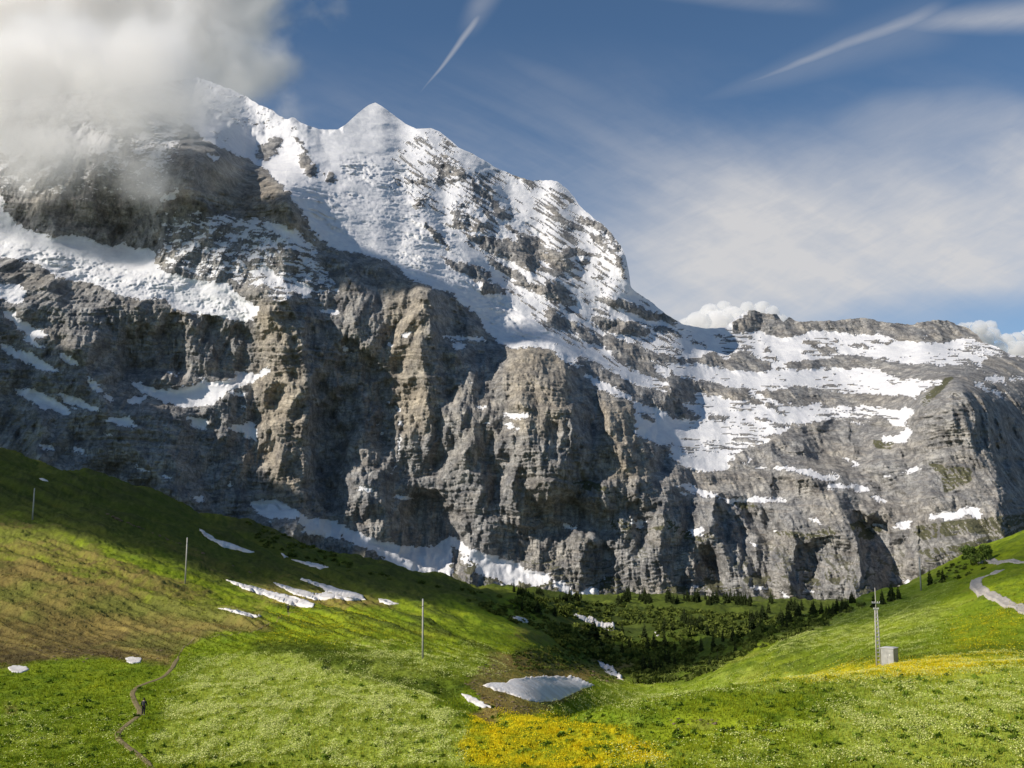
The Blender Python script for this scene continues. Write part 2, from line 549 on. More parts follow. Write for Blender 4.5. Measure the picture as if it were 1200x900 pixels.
many(980, 360, 5.4545, [
    (.06, "0,0 160,0 280,0 420,0 560,0 700,0 780,0 880,0 940,0 930,240 880,200 800,200 700,232 560,225 400,215 280,170 150,178 0,160"),
    (.0, "70,230 140,235 220,250 190,262 80,250"), (.05, "190,205 380,225 330,245 220,230"), (0, "0,200 60,215 0,225"), (0, "230,262 280,265 270,280"),
    (.06, "0,310 90,300 200,315 330,340 420,355 270,380 150,390 60,398 0,385"),
    (.05, "270,385 360,360 540,360 760,375 860,370 920,430 900,455 780,445 620,465 520,455 430,470 340,430 280,415"), (0, "130,410 220,415 220,425 150,425"),
    (.35, "730,320 900,350 940,440 870,380 740,350"), (.45, "800,220 940,220 1090,280 1090,330 1000,340 940,330 850,320 800,270"),
    (.5, "930,100 1400,200 1400,300 1090,280 940,225"),
    (.2, "920,340 1090,310 1400,300 1400,440 960,445 920,400"), (.3, "960,470 1400,440 1400,640 1100,580 1040,540 1000,500"),
    (.05, "0,545 120,545 270,560 440,560 520,600 520,640 400,650 280,640 100,630 0,630"), (.45, "0,690 100,640 200,650 250,700 200,760 100,740 0,700"),
    (.05, "520,600 600,520 700,450 760,440 830,480 900,600 1000,720 1200,780 1200,1000 300,1000 350,850 450,800 500,700"),
    (.85, "200,645 340,650 510,650 490,700 400,705 330,690 220,680"), (1, "330,720 360,740 480,770 500,780 420,840 400,870 380,860 380,830 450,770 350,750"),
    (1, "300,830 360,830 380,850 350,868 310,855"), (1, "540,660 590,690 560,695"), (1, "620,490 720,460 700,475 640,500"),
    (1, "870,470 960,500 1060,555 1070,580 980,540 900,500"), (1, "950,445 1070,448 1070,470 960,470"), (.7, "1100,440 1400,440 1400,465 1100,465"),
    (.8, "500,192 560,180 620,190 560,196"), (0, "275,495 300,495 300,510"), (0, "285,537 320,540 310,548"), (0, "140,500 160,500 155,508")])
many(800, 300, 3, [
    (1, "260,745 350,740 420,750 500,780 530,765 540,780 480,784 430,764 350,750"), (.9, "500,800 560,800 640,815 640,830 570,815 510,810"),
    (1, "150,855 240,850 250,862 330,850 370,862 280,865 180,862"), (1, "780,755 830,740 835,755 790,765"), (1, "660,840 710,860 720,870 690,865"),
    (1, "210,700 235,725 225,735"), (.9, "700,630 750,640 730,655 705,650"), (.7, "560,700 620,735 600,740"), (.9, "0,810 60,820 160,850 100,850 20,822")])
many(780, 540, 6, [
    (1, "60,150 200,180 330,240 280,240 200,215 160,200 215,280 150,210"), (1, "60,205 150,235 160,250 80,225"),
    (.95, "400,260 540,275 640,250 650,270 740,260 860,275 850,290 720,275 600,290 470,290 520,345 450,300"),
    (1, "640,42 800,40 900,55 1000,60 1080,100 1200,100 1200,130 1090,130 1000,90 900,62 700,55"), (1, "1010,375 1100,450 1050,430"),
    (1, "560,555 600,570 650,600 600,590"), (1, "120,490 270,465 280,490 220,525 170,505"), (1, "1120,170 1200,180 1200,195 1140,190"), (1, "380,140 440,150 400,152")])
many(1000, 500, 6, [
    (1, "540,640 620,590 720,600 830,560 910,570 890,640 820,640 810,600 740,640 660,660 600,640 540,660"), (1, "130,670 240,710 150,700"),
    (1, "270,680 400,660 400,710 340,730"), (1, "0,400 90,430 80,450 20,440"), (1, "130,475 200,510 250,530 200,535"), (1, "350,315 480,280 470,300 360,325"),
    (1, "220,80 300,90 340,55 430,15 430,40 360,110 240,110"), (1, "1060,590 1100,595 1060,603"), (1, "190,350 260,330 220,360"), (1, "350,760 390,780 370,785")])
many(300, 500, 4, [
    (1, "-20,350 100,340 150,360 200,400 250,430 380,445 440,480 520,520 640,550 760,565 850,560 900,515 940,520 1000,570 1100,600 1200,630 1220,740 1150,740 1100,710 "
        "1030,700 1040,650 980,600 930,560 920,600 920,700 740,700 680,690 600,640 600,610 500,560 430,525 330,520 250,500 230,515 200,430 130,430 60,430 -20,395"),
    (0, "910,545 950,590 1010,660 1060,700 1140,720 1140,790 1000,790 925,710"), (1, "940,590 990,620 1035,675 980,640"), (0, "390,497 415,505 410,515 395,512"),
    (1, "520,655 570,652 575,665 530,668"), (1, "450,282 540,288 540,308 480,298"), (1, "640,325 740,322 735,340 650,340"), (1, "505,220 545,220 540,228"),
    (1, "45,435 65,440 45,445"), (.5, "610,230 660,170 665,200 640,240")])
many(600, 600, 4, [
    (1, "0,240 40,240 60,265 180,290 170,330 120,350 60,330 0,310"), (1, "190,325 230,325 320,390 380,350 440,410 440,425 300,400 240,370"),
    (1, "480,410 560,410 560,425 490,425"), (1, "520,25 560,40 615,42 610,80 580,60"), (1, "240,55 315,75 300,85 250,70"), (0, "95,298 112,298 110,310"),
    (.9, "410,310 440,295 500,300 440,303"), (.8, "530,370 560,365 560,390 540,390"), (.8, "800,345 870,350 860,360"), (.9, "1110,350 1200,348 1200,365 1130,362")])
many(900, 600, 4, [
    (1, "30,365 60,375 115,415 90,408"), (1, "155,370 230,360 215,375"), (1, "130,450 180,480 135,480"), (1, "190,10 240,55 215,40"), (1, "620,315 680,325 660,335"),
    (1, "440,60 490,110 470,95"), (.9, "0,100 60,70 40,95")])
many(400, 400, 6, [
    (1, "330,425 440,495 430,508 340,440"), (1, "380,600 440,545 440,560 400,600"), (1, "955,460 1025,450 1020,470 970,474"), (1, "740,10 900,20 850,55 800,45"),
    (1, "0,30 60,55 50,72 0,60"), (1, "310,20 355,10 340,45"), (.8, "395,600 410,700 400,860 380,880 390,700"), (.9, "270,640 330,640 320,655 280,655"),
    (.9, "250,580 300,580 290,600"), (1, "1110,505 1200,515 1200,530 1130,520"), (.8, "1110,575 1200,580 1200,640 1170,600"), (.8, "985,570 1030,565 1045,590 1000,585")])
many(600, 400, 6, [(1, "0,505 90,505 130,525 30,532"), (.6, "0,575 60,600 0,650"), (.8, "255,845 300,850 290,865")])
many(400, 250, 3, [
    (1, "205,430 250,410 240,430 215,440"), (1, "340,427 500,438 512,450 380,440"), (1, "370,455 440,458 410,475"), (1, "155,455 180,455 170,470"), (1, "0,465 30,475 20,487 0,485"),
    (1, "555,702 640,703 665,715 600,720"), (1, "562,738 620,740 600,752"), (1, "1020,660 1100,690 1200,740 1200,890 1130,840 1130,820 1040,780 1030,700"),
    (0, "1120,815 1150,820 1170,845 1130,845"), (.0, "1040,690 1100,725 1110,745 1060,715")])

G = canvas(0)
for ox, oy, k, s in [
        (600, 540, 6, "380,120 520,130 640,170 860,270 850,340 780,300 640,240 500,200 420,160"), (600, 540, 6, "640,420 780,410 900,480 950,480 1130,430 1090,480 940,520 880,500 700,480"),
        (780, 540, 6, "0,400 120,470 180,500 250,530 330,470 340,560 250,570 150,560 0,470"), (780, 540, 6, "230,235 470,290 540,350 700,350 600,290 420,262 300,235"),
        (780, 540, 6, "720,500 840,490 1000,510 1190,450 1200,600 1000,560 800,530"), (1000, 500, 6, "420,700 700,660 900,640 1300,600 1300,720 1000,760 800,750 500,800 420,760"),
        (1000, 500, 6, "500,250 820,290 840,380 640,470 620,350"), (980, 360, 5.4545, "520,600 700,450 760,440 650,560 560,640"), (1000, 500, 6, "130,90 300,110 260,160 140,150"),
        (600, 600, 4, "410,300 500,300 550,340 500,400 430,400"), (600, 600, 4, "700,340 830,350 830,400 760,410"), (600, 600, 4, "940,350 1120,350 1110,380 960,380"),
        (900, 600, 4, "700,180 900,150 1200,60 1200,150 900,220 740,240"), (600, 600, 4, "500,400 1200,400 1200,700 500,700"), (900, 600, 4, "380,60 500,0 560,60 480,140 420,120")]:
    fill(G, pts(s, ox, oy, k), 0.85, 1)
T = canvas(0)  # tan rock tint, with sunlight painted into the lit buttress faces
for s in ["300,350 335,350 352,385 360,450 356,600 330,600 300,520 295,440", "450,330 505,330 498,400 515,500 470,520 455,430", "600,400 665,420 668,480 650,520 600,500 590,430",
          "700,470 745,470 770,560 700,560", "240,175 330,220 365,268 380,300 330,260 250,240"]:
    fill(T, pts(s), 1.0, 5)
ICE = canvas(0)
for s in ["300,190 400,225 470,240 540,300 600,350 660,400 600,410 540,352 480,326 400,294 350,246", "555,190 600,240 670,300 650,310 600,260 560,220", "0,280 300,350 300,380 0,310",
          "400,185 470,180 520,240 560,330 480,300 400,230"]:
    fill(ICE, pts(s), 1.0, 4)

BANDW, BANDR = canvas(0), canvas(0)
fill(BANDW, pts("470,165 505,150 560,180 650,212 700,260 738,335 800,385 800,430 720,440 650,400 600,350 560,300 500,250 440,215"), 1.0, 8)
fill(BANDR, pts("740,370 870,380 1140,400 1300,430 1300,520 1100,500 900,520 850,545 790,540 750,480 700,420"), .8, 8)
REC = canvas(0)
for dp, s in [(120, "400,400 440,420 460,445 466,500 455,540 430,560 405,520 395,450"), (100, "508,345 545,365 548,400 530,405 510,395"),
              (100, "670,428 700,450 712,500 705,515 680,510 672,470"), (140, "475,590 500,575 530,585 545,620 540,670 500,680 470,650"),
              (160, "838,585 868,595 898,600 905,650 905,690 880,680 850,650 838,620"), (190, "1000,600 1030,605 1060,640 1078,680 1070,710 1030,710 1008,680"),
              (110, "935,640 970,630 1000,650 995,680 950,680"), (80, "600,570 640,575 680,590 725,605 720,625 660,630 625,600"), (60, "905,565 925,570 930,585 908,588"),
              (140, "1165,490 1200,500 1300,500 1300,560 1200,550 1170,540"), (110, "205,372 290,382 298,430 280,448 150,438 140,400"), (80, "965,500 985,510 1000,545 990,560 970,530"),
              (80, "210,215 232,230 215,270 195,285 190,250"), (80, "640,490 660,500 658,540 640,530"), (60, "605,545 622,560 620,590 603,590"),
              (120, "365,440 395,470 400,540 385,600 365,560"), (70, "1020,560 1045,575 1058,610 1040,612"), (90, "740,590 770,600 775,640 745,650"),
              (90, "963,497 987,500 990,520 968,520"), (110, "1000,500 1018,512 1022,545 1006,547"), (70, "1033,523 1045,530 1045,548 1033,545"), (60, "913,532 940,530 980,543 975,550 930,548"),
              (90, "905,553 925,565 925,585 908,585"), (70, "938,563 952,566 952,586 940,584"), (60, "800,550 845,565 868,585 820,580"), (60, "1060,523 1075,527 1075,545 1060,542"),
              (60, "1117,577 1128,577 1125,600 1117,597"), (80, "820,640 850,650 848,685 825,680"), (70, "690,640 720,650 715,690 690,680"), (80, "1080,610 1100,618 1098,650 1082,645")]:
    fill(REC, pts(s), dp * .62, 5)
fill(REC, pts("205,60 395,130 400,152 365,150 345,136 325,150 310,156 280,150 250,140 236,128 215,105"), 90, 2)
fill(REC, pts("290,596 350,606 400,628 460,650 520,668 560,664 620,684 700,706 700,770 280,770"), -110, 16)
CTRL = []
for Yv, s in [
        (2200, "-300,760 1500,760"), (2250, "0,760"), (2350, "200,760"), (2500, "400,760"), (2620, "600,760"), (2620, "800,760"), (2450, "1000,760"), (2300, "1200,760"),
        (2350, "-300,500 0,520"), (2500, "0,430 -300,420"), (2650, "0,335"), (2900, "0,290"), (3050, "0,230 -300,230"), (3400, "0,110 -300,110"),
        (2480, "150,560"), (2600, "150,470"), (2700, "150,440"), (2760, "150,350"), (2950, "150,310"), (3080, "150,285"), (3350, "150,120"),
        (2620, "300,600"), (2780, "300,450"), (2850, "300,380"), (2900, "300,345"), (3120, "300,250"), (3250, "250,180 330,220"),
        (2700, "400,600"), (2900, "400,450"), (3150, "400,310"), (2750, "500,600"), (2950, "500,450"), (3080, "500,350"),
        (2750, "620,600"), (3050, "620,415"), (2720, "700,600"), (3000, "700,460"), (2720, "800,640"), (2850, "800,570"), (3120, "790,510"),
        (3330, "420,280 520,325"), (3300, "600,390"), (3650, "400,220"), (3700, "340,200"), (4150, "343,140"), (4650, "440,120"), (4350, "300,120 230,95"),
        (4000, "300,180"), (4100, "500,200"), (3900, "600,290"), (4500, "520,155"), (4400, "650,215"), (3980, "730,300"), (3930, "740,335"), (3550, "700,400"),
        (4050, "800,382"), (3400, "780,450"), (4500, "870,368"), (4380, "870,390"), (3800, "900,440"), (3400, "900,480"), (3080, "850,540"), (2950, "900,560"), (2700, "950,620"),
        (4500, "1000,375"), (4350, "1000,398"), (3800, "1000,450"), (3300, "1000,500"), (2950, "1000,560"), (2650, "1000,650"),
        (4450, "1120,378"), (4300, "1120,400"), (3500, "1120,432"), (3050, "1120,450"), (2800, "1120,520"), (2550, "1120,620"),
        (4000, "1200,418"), (3600, "1200,445"), (3200, "1200,500"), (2650, "1200,600"), (3900, "1500,470"), (2700, "1500,600")]:
    for p in pts(s):
        CTRL.append((*p, Yv))
CTRL = np.array(CTRL)


def tps_grid(C, gx, gy):
    P = C[:, :2] / 100
    def U_(r2): return np.where(r2 > 0, r2 * np.log(np.maximum(r2, 1e-12)), 0)
    n = len(P)
    K = U_(((P[:, None] - P[None]) ** 2).sum(-1)) + np.eye(n) * 0.02
    A = np.zeros((n + 3, n + 3))
    A[:n, :n] = K
    A[:n, n] = 1
    A[:n, n + 1:] = P
    A[n, :n] = 1
    A[n + 1:, :n] = P.T
    sol = np.linalg.solve(A, np.concatenate([C[:, 2], np.zeros(3)]))
    X_, Y_ = np.meshgrid(gx / 100, gy / 100)
    q = np.stack([X_.ravel(), Y_.ravel()], 1)
    r2 = ((q[:, None] - P[None]) ** 2).sum(-1)
    return (U_(r2) @ sol[:n] + sol[n] + q @ sol[n + 1:]).reshape(X_.shape)


gx = np.arange(MX0, MX0 + MW + 1, 12.0)
gy = np.arange(60, 801, 10.0)
TG = tps_grid(CTRL, gx, gy)


def depth_base(px, py):
    x = np.clip((px - gx[0]) / 12, 0, len(gx) - 1.001)
    y = np.clip((py - gy[0]) / 10, 0, len(gy) - 1.001)
    xi, yi = x.astype(int), y.astype(int)
    xf, yf = x - xi, y - yi
    return ((TG[yi, xi] * (1 - xf) + TG[yi, xi + 1] * xf) * (1 - yf) + (TG[yi + 1, xi] * (1 - xf) + TG[yi + 1, xi + 1] * xf) * yf)


RIDGES = [
    ("322,335 345,370 358,420 361,470 357,520 352,580 350,640", 62, 40, 150), ("232,172 216,210 200,250 190,285", 40, 32, 80), ("372,285 376,330 388,400 395,460", 30, 35, 70),
    ("500,330 500,380 505,430 503,480 500,520", 52, 36, 150), ("415,298 412,370 425,440 430,520 428,600", 32, 34, 90),
    ("640,400 664,425 668,480 660,540 640,600", 72, 32, 130), ("742,462 745,520 742,580", 34, 28, 80), ("545,470 548,560 558,640", 36, 30, 60), ("603,460 606,560 590,640", 30, 26, 50),
    ("838,575 834,600 833,645", 26, 45, 90), ("925,590 925,640 930,700", 26, 30, 60), ("950,545 985,600 1000,650 1010,710", 60, 70, 190),
    ("1118,440 1150,488 1163,540 1172,600 1185,670", 115, 42, 220), ("1040,515 1030,570", 22, 26, 60), ("925,505 945,570", 38, 30, 70), ("343,136 350,175 365,215", 40, 25, 60),
    ("441,118 446,165", 80, 70, 45), ("508,150 540,198 565,238 600,282 640,345", 46, 34, 90), ("592,284 612,305 640,340", 30, 25, 60), ("735,285 738,340", 30, 8, 60),
    ("780,560 775,620 770,680", 30, 30, 60), ("700,560 690,620 680,690", 35, 30, 60), ("860,640 865,700", 30, 30, 40), ("885,362 890,395", 22, 16, 50), ("1075,640 1085,700", 40, 40, 60),
    ("60,330 90,420 150,520 220,600", 60, 50, 90), ("235,370 238,440", 40, 30, 40), ("165,350 168,440", 40, 30, 40), ("170,470 200,530 230,600", 40, 40, 60),
    ("265,180 262,250", 22, 24, 40), ("300,195 302,255", 20, 20, 40), ("335,225 338,270", 16, 18, 40), ("800,430 790,470", 20, 30, 50), ("560,325 590,350 640,385 690,420", 40, 30, 50)]


def relief(px, py):
    out = np.zeros_like(px)
    for s, wl, wr, amp in RIDGES:
        q = np.array(pts(s))
        y0, y1 = q[0, 1], q[-1, 1]
        rx = np.interp(py, q[:, 1], q[:, 0])
        dx = px - rx
        tri = np.clip(1 - np.where(dx < 0, -dx / wl, dx / wr), 0, 1)
        fade = sstep(y0 - 12, y0 + 18, py) * (1 - sstep(y1 - 25, y1 + 30, py))
        out += amp * tri * fade
    return out


def mountain():
    cols = np.concatenate([np.arange(-290, -36, 7.0), np.arange(-30, 1231, 1.1), np.arange(1238, 1490, 7.0)])
    sky_ = np.array(SKYLINE)
    sk = np.interp(cols, sky_[:, 0], sky_[:, 1])
    snowy = np.interp(cols, [-300, 360, 400, 530, 560, 740, 800, 850, 860, 1500], [1, 1, .15, .15, .6, 1, .3, .3, 1, 1])
    sk = sk + fbm(cols / 9.0, cols * 0 + 3.3, 4, 0.6) * 2.6 * snowy
    base = np.interp(cols, [-300, 0, 200, 400, 600, 1000, 1200, 1500], [640, 640, 690, 735, 755, 760, 740, 740])
    rows = np.linspace(762, 88, 700)
    R = len(rows)
    py = np.clip(rows[:, None], sk[None], base[None])
    px = np.repeat(cols[None], R, 0)
    wx = fbm(px / 60, py / 60, 5, .6) * 17
    wy = fbm(px / 40 + 50, py / 40, 4) * 5
    Y = depth_base(px, py)
    Xw, Zw = pxx(px, py) * Y, pxz(py) * Y
    # painted snow, with ragged edges
    q1 = fbm(px / 7, py / 5, 4, .6)
    Sp = sample(blur(S, 1), px + q1 * 6.5 + fbm(px / 22, py / 14, 3) * 7, py + fbm(px / 7 + 9, py / 5 + 9, 4, .65) * 4.6)
    Ssoft = sample(blur(S, 4), px, py)
    ice = sample(ICE, px, py)
    rock = 1 - Ssoft
    # ledges: snow lies on flat shelves, rock bands stand steep
    Bc = blur(S, 2)
    hp = Bc - blur(S, 22)
    hp = hp + 0
    for _q in range(3):
        _c = np.cumsum(np.pad(hp, ((0, 0), (9, 8)), mode='edge'), axis=1, dtype=np.float64)
        hp = ((_c[:, 17:] - _c[:, :-17]) / 17).astype(np.float32)
    cs = np.cumsum(hp[::-1], axis=0)[::-1]
    cs = cs - blur(cs.astype(np.float32), 30)
    led = sample(cs.astype(np.float32), px, py)
    up = sstep(560, 470, py) * sstep(230, 420, px) + 0.35
    Y = Y + led * 3.2 * np.minimum(up, 1)
    rel = relief(px + wx, py + wy) - sample(REC, px + wx * .9 + fbm(px / 16, py / 22, 3, .5) * 5, py + wy + fbm(px / 22 + 7, py / 30, 3) * 12)
    Y = Y - rel * .74
    # gullies and buttresses, strata
    gw = fbm(Xw / 300, Zw / 300, 4) * 60
    wall = np.clip(rock * 1.15, 0, 1)
    flat = fbm(Xw / 700 + 5, Zw / 700, 2)
    def tri(x):
        return 1 - 4 * np.abs(x - np.floor(x) - .5)
    g2 = fbm(Xw / 120, Zw / 160, 5, .5) * 24
    m1, m2, m3, m4 = (np.clip(.55 + fbm(Xw / 260 + k, Zw / 240 - k, 3) * 1.6, 0, 1.3) for k in (3, 17, 31, 47))
    g = (ridged((Xw + gw) / 340, Zw / 900, 2) * 32
         + tri((Xw + gw * 1.3 + g2 + .12 * Zw) / 235) * 33 * m1
         + tri((Xw + .42 * Zw + gw + g2) / 118) * 19 * m2
         + tri((Xw - .5 * Zw + gw + g2 * .8) / 92 + .3) * 17 * m3
         + tri((Xw + .1 * Zw + g2) / 47) * 8.5 * m4
         + tri((Xw + .7 * Zw + g2 * .6) / 33) * 3.6 * m1
         + tri((Xw - .25 * Zw + g2 * .5) / 21) * 3.0 * m2
         + ridged((Xw + gw * .5) / 19, Zw / 44, 3, .6) * 3.5)
    Y = Y - g * (wall * .95 + .05)
    nn = fbm(Xw / 24, Zw / 18, 5, .65)
    crk = ridged((Xw + gw * .2) / 15, Zw / 85, 3, .6) * 6 + ridged((Xw + .35 * Zw) / 28, (Zw - .35 * Xw) / 75, 3, .6) * 7
    Y = Y - (nn * 5.0 + fbm(Xw / 9, Zw / 7, 3, .6) * 4.0 + crk * 1.35) * (wall * .95 + .07)
    tilt = Zw - 0.05 * Xw + fbm(Xw / 420, Zw / 420, 4) * 42 + fbm(Xw / 90, Zw / 110, 4) * 16

    def terr(h, P, hard):
        t = h / P
        f = t - np.floor(t)
        return (sstep(0.5 - hard, 0.5 + hard, f) - f) * P
    am = np.clip(.5 + fbm(Xw / 260 + 20, Zw / 120, 3) * 1.4, 0, 1.4)
    Y = Y + (terr(tilt, 105, .12) * .26 * am + terr(tilt + 13, 39, .12) * .22 * am + terr(tilt + nn * 3, 17, .14) * .50 * am + terr(tilt - nn * 2, 9, .2) * .42) * wall
    # icefalls and wind-shaped snow
    b1 = np.abs(fbm(Xw / 60, Zw / 34, 4, .6))
    b2 = np.abs(fbm(Xw / 20, Zw / 13, 3, .6))
    Y = Y + ice * Ssoft * (b1 * 34 * sstep(-.3, .5, fbm(Xw / 300, Zw / 200, 3)) + b2 * 8) + (1 - wall) * (fbm(Xw / 170, Zw / 120, 4) * 26)
    iw = fbm(Xw / 130, Zw / 130, 5, .6) * 90 + .25 * Xw
    Y = Y + ice * Ssoft * (terr(Zw + iw, 62, .13) * .55 + terr(Zw + iw * 1.1, 24, .16) * .45) * np.clip(.6 + fbm(Xw / 200 + 4, Zw / 150, 3) * 1.5, 0, 1.2)
    Xw, Zw = pxx(px, py) * Y, pxz(py) * Y
    P = np.stack([Xw, Y, Zw], -1)
    # normals for ledge snow
    dU = np.gradient(P, axis=1)
    dV = np.gradient(P, axis=0)
    N = np.cross(dU, dV)
    N /= np.linalg.norm(N, axis=-1, keepdims=True) + 1e-9
    N *= np.sign(-N[..., 1:2] + 1e-6)
    nz = N[..., 2]
    alt = sstep(700, 300, py)
    stripe = fbm(Xw / 34 + 3, (Zw + .25 * Xw) / 15, 5, .65) * .8 + fbm(Xw / 60 + 3, (Zw - .3 * Xw) / 30, 4, .6) * .6
    val = Sp + .42 * stripe * (1 - np.abs(Sp * 2 - 1)) * 1.5 + (nz - .55) * .32 * np.clip(1.2 - Sp, 0, 1) * alt + fbm(Xw / 16, Zw / 8, 4, .7) * .30
    ub, vb = px * .84 + py * .54, -px * .54 + py * .84
    w1 = sample(BANDW, px, py)
    w2 = sample(BANDR, px, py)
    val = val - w1 * .85 * sstep(.03, .30, fbm(ub / 26, vb / 3.6, 4, .6) + .45 * fbm(px / 45 + 3, py / 45, 2))
    val = val - w2 * .8 * sstep(.11, .36, fbm(px / 24 + 8, (py - .05 * px) / 2.8, 4, .6) + .4 * fbm(px / 50 + 6, py / 30, 2))
    snow = sstep(.44, .54, val)
    grass = sample(G, px + q1 * 4, py) * sstep(.1, .55, nz + fbm(Xw / 40, Zw / 22, 4, .6) * .5)
    low = sstep(540, 690, py)
    grass = np.maximum(grass, low * .55 * sstep(.5, .8, nz + fbm(Xw / 60, Zw / 30, 3) * .4))
    tan = np.clip(sample(T, px, py) * .75 + fbm(Xw / 170, Zw / 110, 4, .6) * .7 + .12, 0, 1)
    # back of the range
    ext = []
    last = P[-1]
    ppast = [(15, -3), (60, -22), (160, -80), (420, -260), (900, -700), (1500, -1300), (2300, -2200)]
    for dy_, dz_ in ppast:
        e = last.copy()
        f_ = (e[:, 1] + dy_) / e[:, 1]
        e[:, 0] *= f_
        e[:, 1] += dy_
        e[:, 2] = np.maximum(e[:, 2] + dz_, -400)
        ext.append(e)
    P = np.concatenate([P, np.array(ext)], 0)
    def padr(a): return np.concatenate([a, np.repeat(a[-1:], len(ppast), 0)], 0).ravel()
    me = grid_mesh('mountain', P, {'snow': padr(snow), 'grass': padr(grass), 'tan': padr(tan)})
    m, t, b = material('mountain_rock_and_snow', rough=.85, spec=.15)
    co = t.nodes.new('ShaderNodeTexCoord').outputs['Object']
    sp = t.nodes.new('ShaderNodeSeparateXYZ')
    t.links.new(co, sp.inputs[0])
    xs, ys, zs = (X(t, sp.outputs[i]) for i in range(3))
    n1 = noise(t, vec(t, xs, ys, zs * 1.6), 0.02, 8, .62)
    n2 = noise(t, vec(t, xs, ys * .5, zs * .22), 0.05, 6, .6)
    n3 = noise(t, vec(t, xs * .25, ys * .25, zs * 2.6), 0.055, 5, .62, .4)
    n4 = noise(t, co, 0.16, 5, .65)
    tanf = attr(t, 'tan')
    c1 = mixc(t, n1.ss(.3, .7), (.16, .162, .17), (.41, .40, .38))
    c2 = mixc(t, n1.ss(.3, .7), (.24, .21, .17), (.52, .455, .355))
    rk = mixc(t, tanf, c1, c2)
    rk = mixc(t, (n2.ss(.52, .72)) * .55, rk, (.085, .085, .095))
    rk = mixc(t, (n3.ss(.5, .68)) * .40, rk, (.33, .285, .235))
    rk = mixc(t, (n4.ss(.55, .72)) * .45, rk, (.06, .058, .06))
    cr1 = (noise(t, vec(t, xs, ys * .6, zs * .30), 0.045, 5, .6, .6) - .5)._m('ABSOLUTE')
    cr2 = (noise(t, vec(t, xs * .30, ys * .30, zs * 1.7 + xs * .12), 0.06, 5, .6, .4) - .5)._m('ABSOLUTE')
    crack = (1.0 - cr1.ss(0.0, .035)).mx((1.0 - cr2.ss(0.0, .03)) * .8)
    rk = mixc(t, crack * .46, rk, (.045, .045, .05))
    gr = mixc(t, n4.ss(.3, .7), (.045, .05, .02), (.12, .115, .045))
    rk = mixc(t, attr(t, 'grass').ss(.25, .6) * .85, rk, gr)
    sn = mixc(t, n1.ss(.35, .7), (.63, .63, .65), (.73, .725, .72))
    sn = mixc(t, n4.ss(.58, .8) * .25, sn, (.55, .52, .48))
    fc = mixc(t, (attr(t, 'snow') + (n4 - .5) * .5).ss(.38, .55), rk, sn)
    t.links.new(fc, b.inputs['Base Color'])
    bump(t, b, (n1 * 12.0 + n4 * 6.0 + n3 * 4.0 - crack * 2.5) * (1.0 - attr(t, 'snow') * .8), 0.7, 1.0)
    return link('mountain', me, m, kind='structure')


mountain()
# ------------------------------------------------------------------ THE GROUND
# feature lines of the ground, near to far; each knot is "py@Y" (photo row at distance Y) or "z@Y" written as z-20@Y
GX = [-3000, -300, 0, 150, 300, 450, 600, 750, 900, 1050, 1200, 1500, 4200]
LINES = """
z-2.6@4   z-2.6@4   z-2.6@4   z-2.6@4   z-2.6@4   z-2.6@4   z-2.6@4   z-2.6@4   z-2.6@4   z-2.6@4   z-2.6@4
z-10@35   z-10@35   z-10@35   z-10@35   z-10@35   z-10@35   z-10@35   z-10@35   z-10@35   z-9@35    z-8@35
905@90    905@92    905@94    905@95    905@94    905@92    905@88    905@84    905@82    905@80    900@78
850@112   842@116   842@118   845@116   858@108   862@104   872@98    860@96    845@96    830@96    815@96
800@135   796@140   798@142   812@134   820@130   852@111   822@112   800@118   790@122   778@120   765@118
775@155   776@155   768@165   785@152   796@142   832@136   z-26@140  z-23@145  784@140   772@140   760@135
740@175   745@175   742@188   752@172   782@152   800@152   z-33@190  z-27@185  770@165   752@155   735@150
700@200   705@198   708@210   728@200   760@172   786@168   z-35@260  766@215   745@200   722@178   700@170
640@260   655@250   668@250   705@245   735@200   762@205   z-41@320  757@245   722@250   690@215   660@200
575@360   590@350   625@320   672@320   705@265   737@262   785@372   748@280   700@310   655@275   610@250
515@500   543@480   578@470   634@450   668@430   722@340   762@460   738@330   690@350   628@340   570@330
z70@650   z40@650   z18@650   z-5@600   z-18@560  708@460   745@600   z-50@480  z-40@480  z-20@480  z20@480
z60@1000  z30@1000  z5@1000   z-25@900  z-40@800  698@640   727@800   732@800   z-80@800  z-70@800  z-30@800
z60@1500  z30@1500  z0@1500   z-40@1400 z-60@1300 z-75@1100 712@1150  718@1200  716@1300  z-95@1400 z-60@1400
z80@2300  z60@2300  z10@2300  z-40@2300 z-90@2300 703@2000  700@2000  706@2000  708@2000  z-100@2100 z-80@2100
z-60@2700 z-60@2700 z-90@2800 z-120@2900 z-160@3000 z-180@3000 z-190@3000 z-190@3000 z-190@2900 z-180@2800 z-160@2700
z-350@5000 z-350@5000 z-350@5000 z-350@5000 z-350@5000 z-350@5000 z-350@5000 z-350@5000 z-350@5000 z-350@5000 z-350@5000
z-600@30000 z-600@30000 z-600@30000 z-600@30000 z-600@30000 z-600@30000 z-600@30000 z-600@30000 z-600@30000 z-600@30000 z-600@30000
"""
GY, GZ, GXX = [], [], []
for ln in LINES.strip().splitlines():
    ys, zs, xs = [], [], []
    tk = ln.split()
    for j, tok in enumerate([tk[0]] + tk + [tk[-1]]):
        a, Yv = tok.split('@')
        Yv = float(Yv)
        if a[0] == 'z':
            z = float(a[1:])
            row = float(np.clip(zpy(z / Yv), 500, 1100))
        else:
            row = float(a)
            z = float(pxz(row)) * Yv
        ys.append(Yv)
        zs.append(z)
        xs.append(float(pxx(GX[j], row)))
    GY.append(ys)
    GZ.append(zs)
    GXX.append(xs)
GY, GZ, GXX = map(np.array, (GY, GZ, GXX))
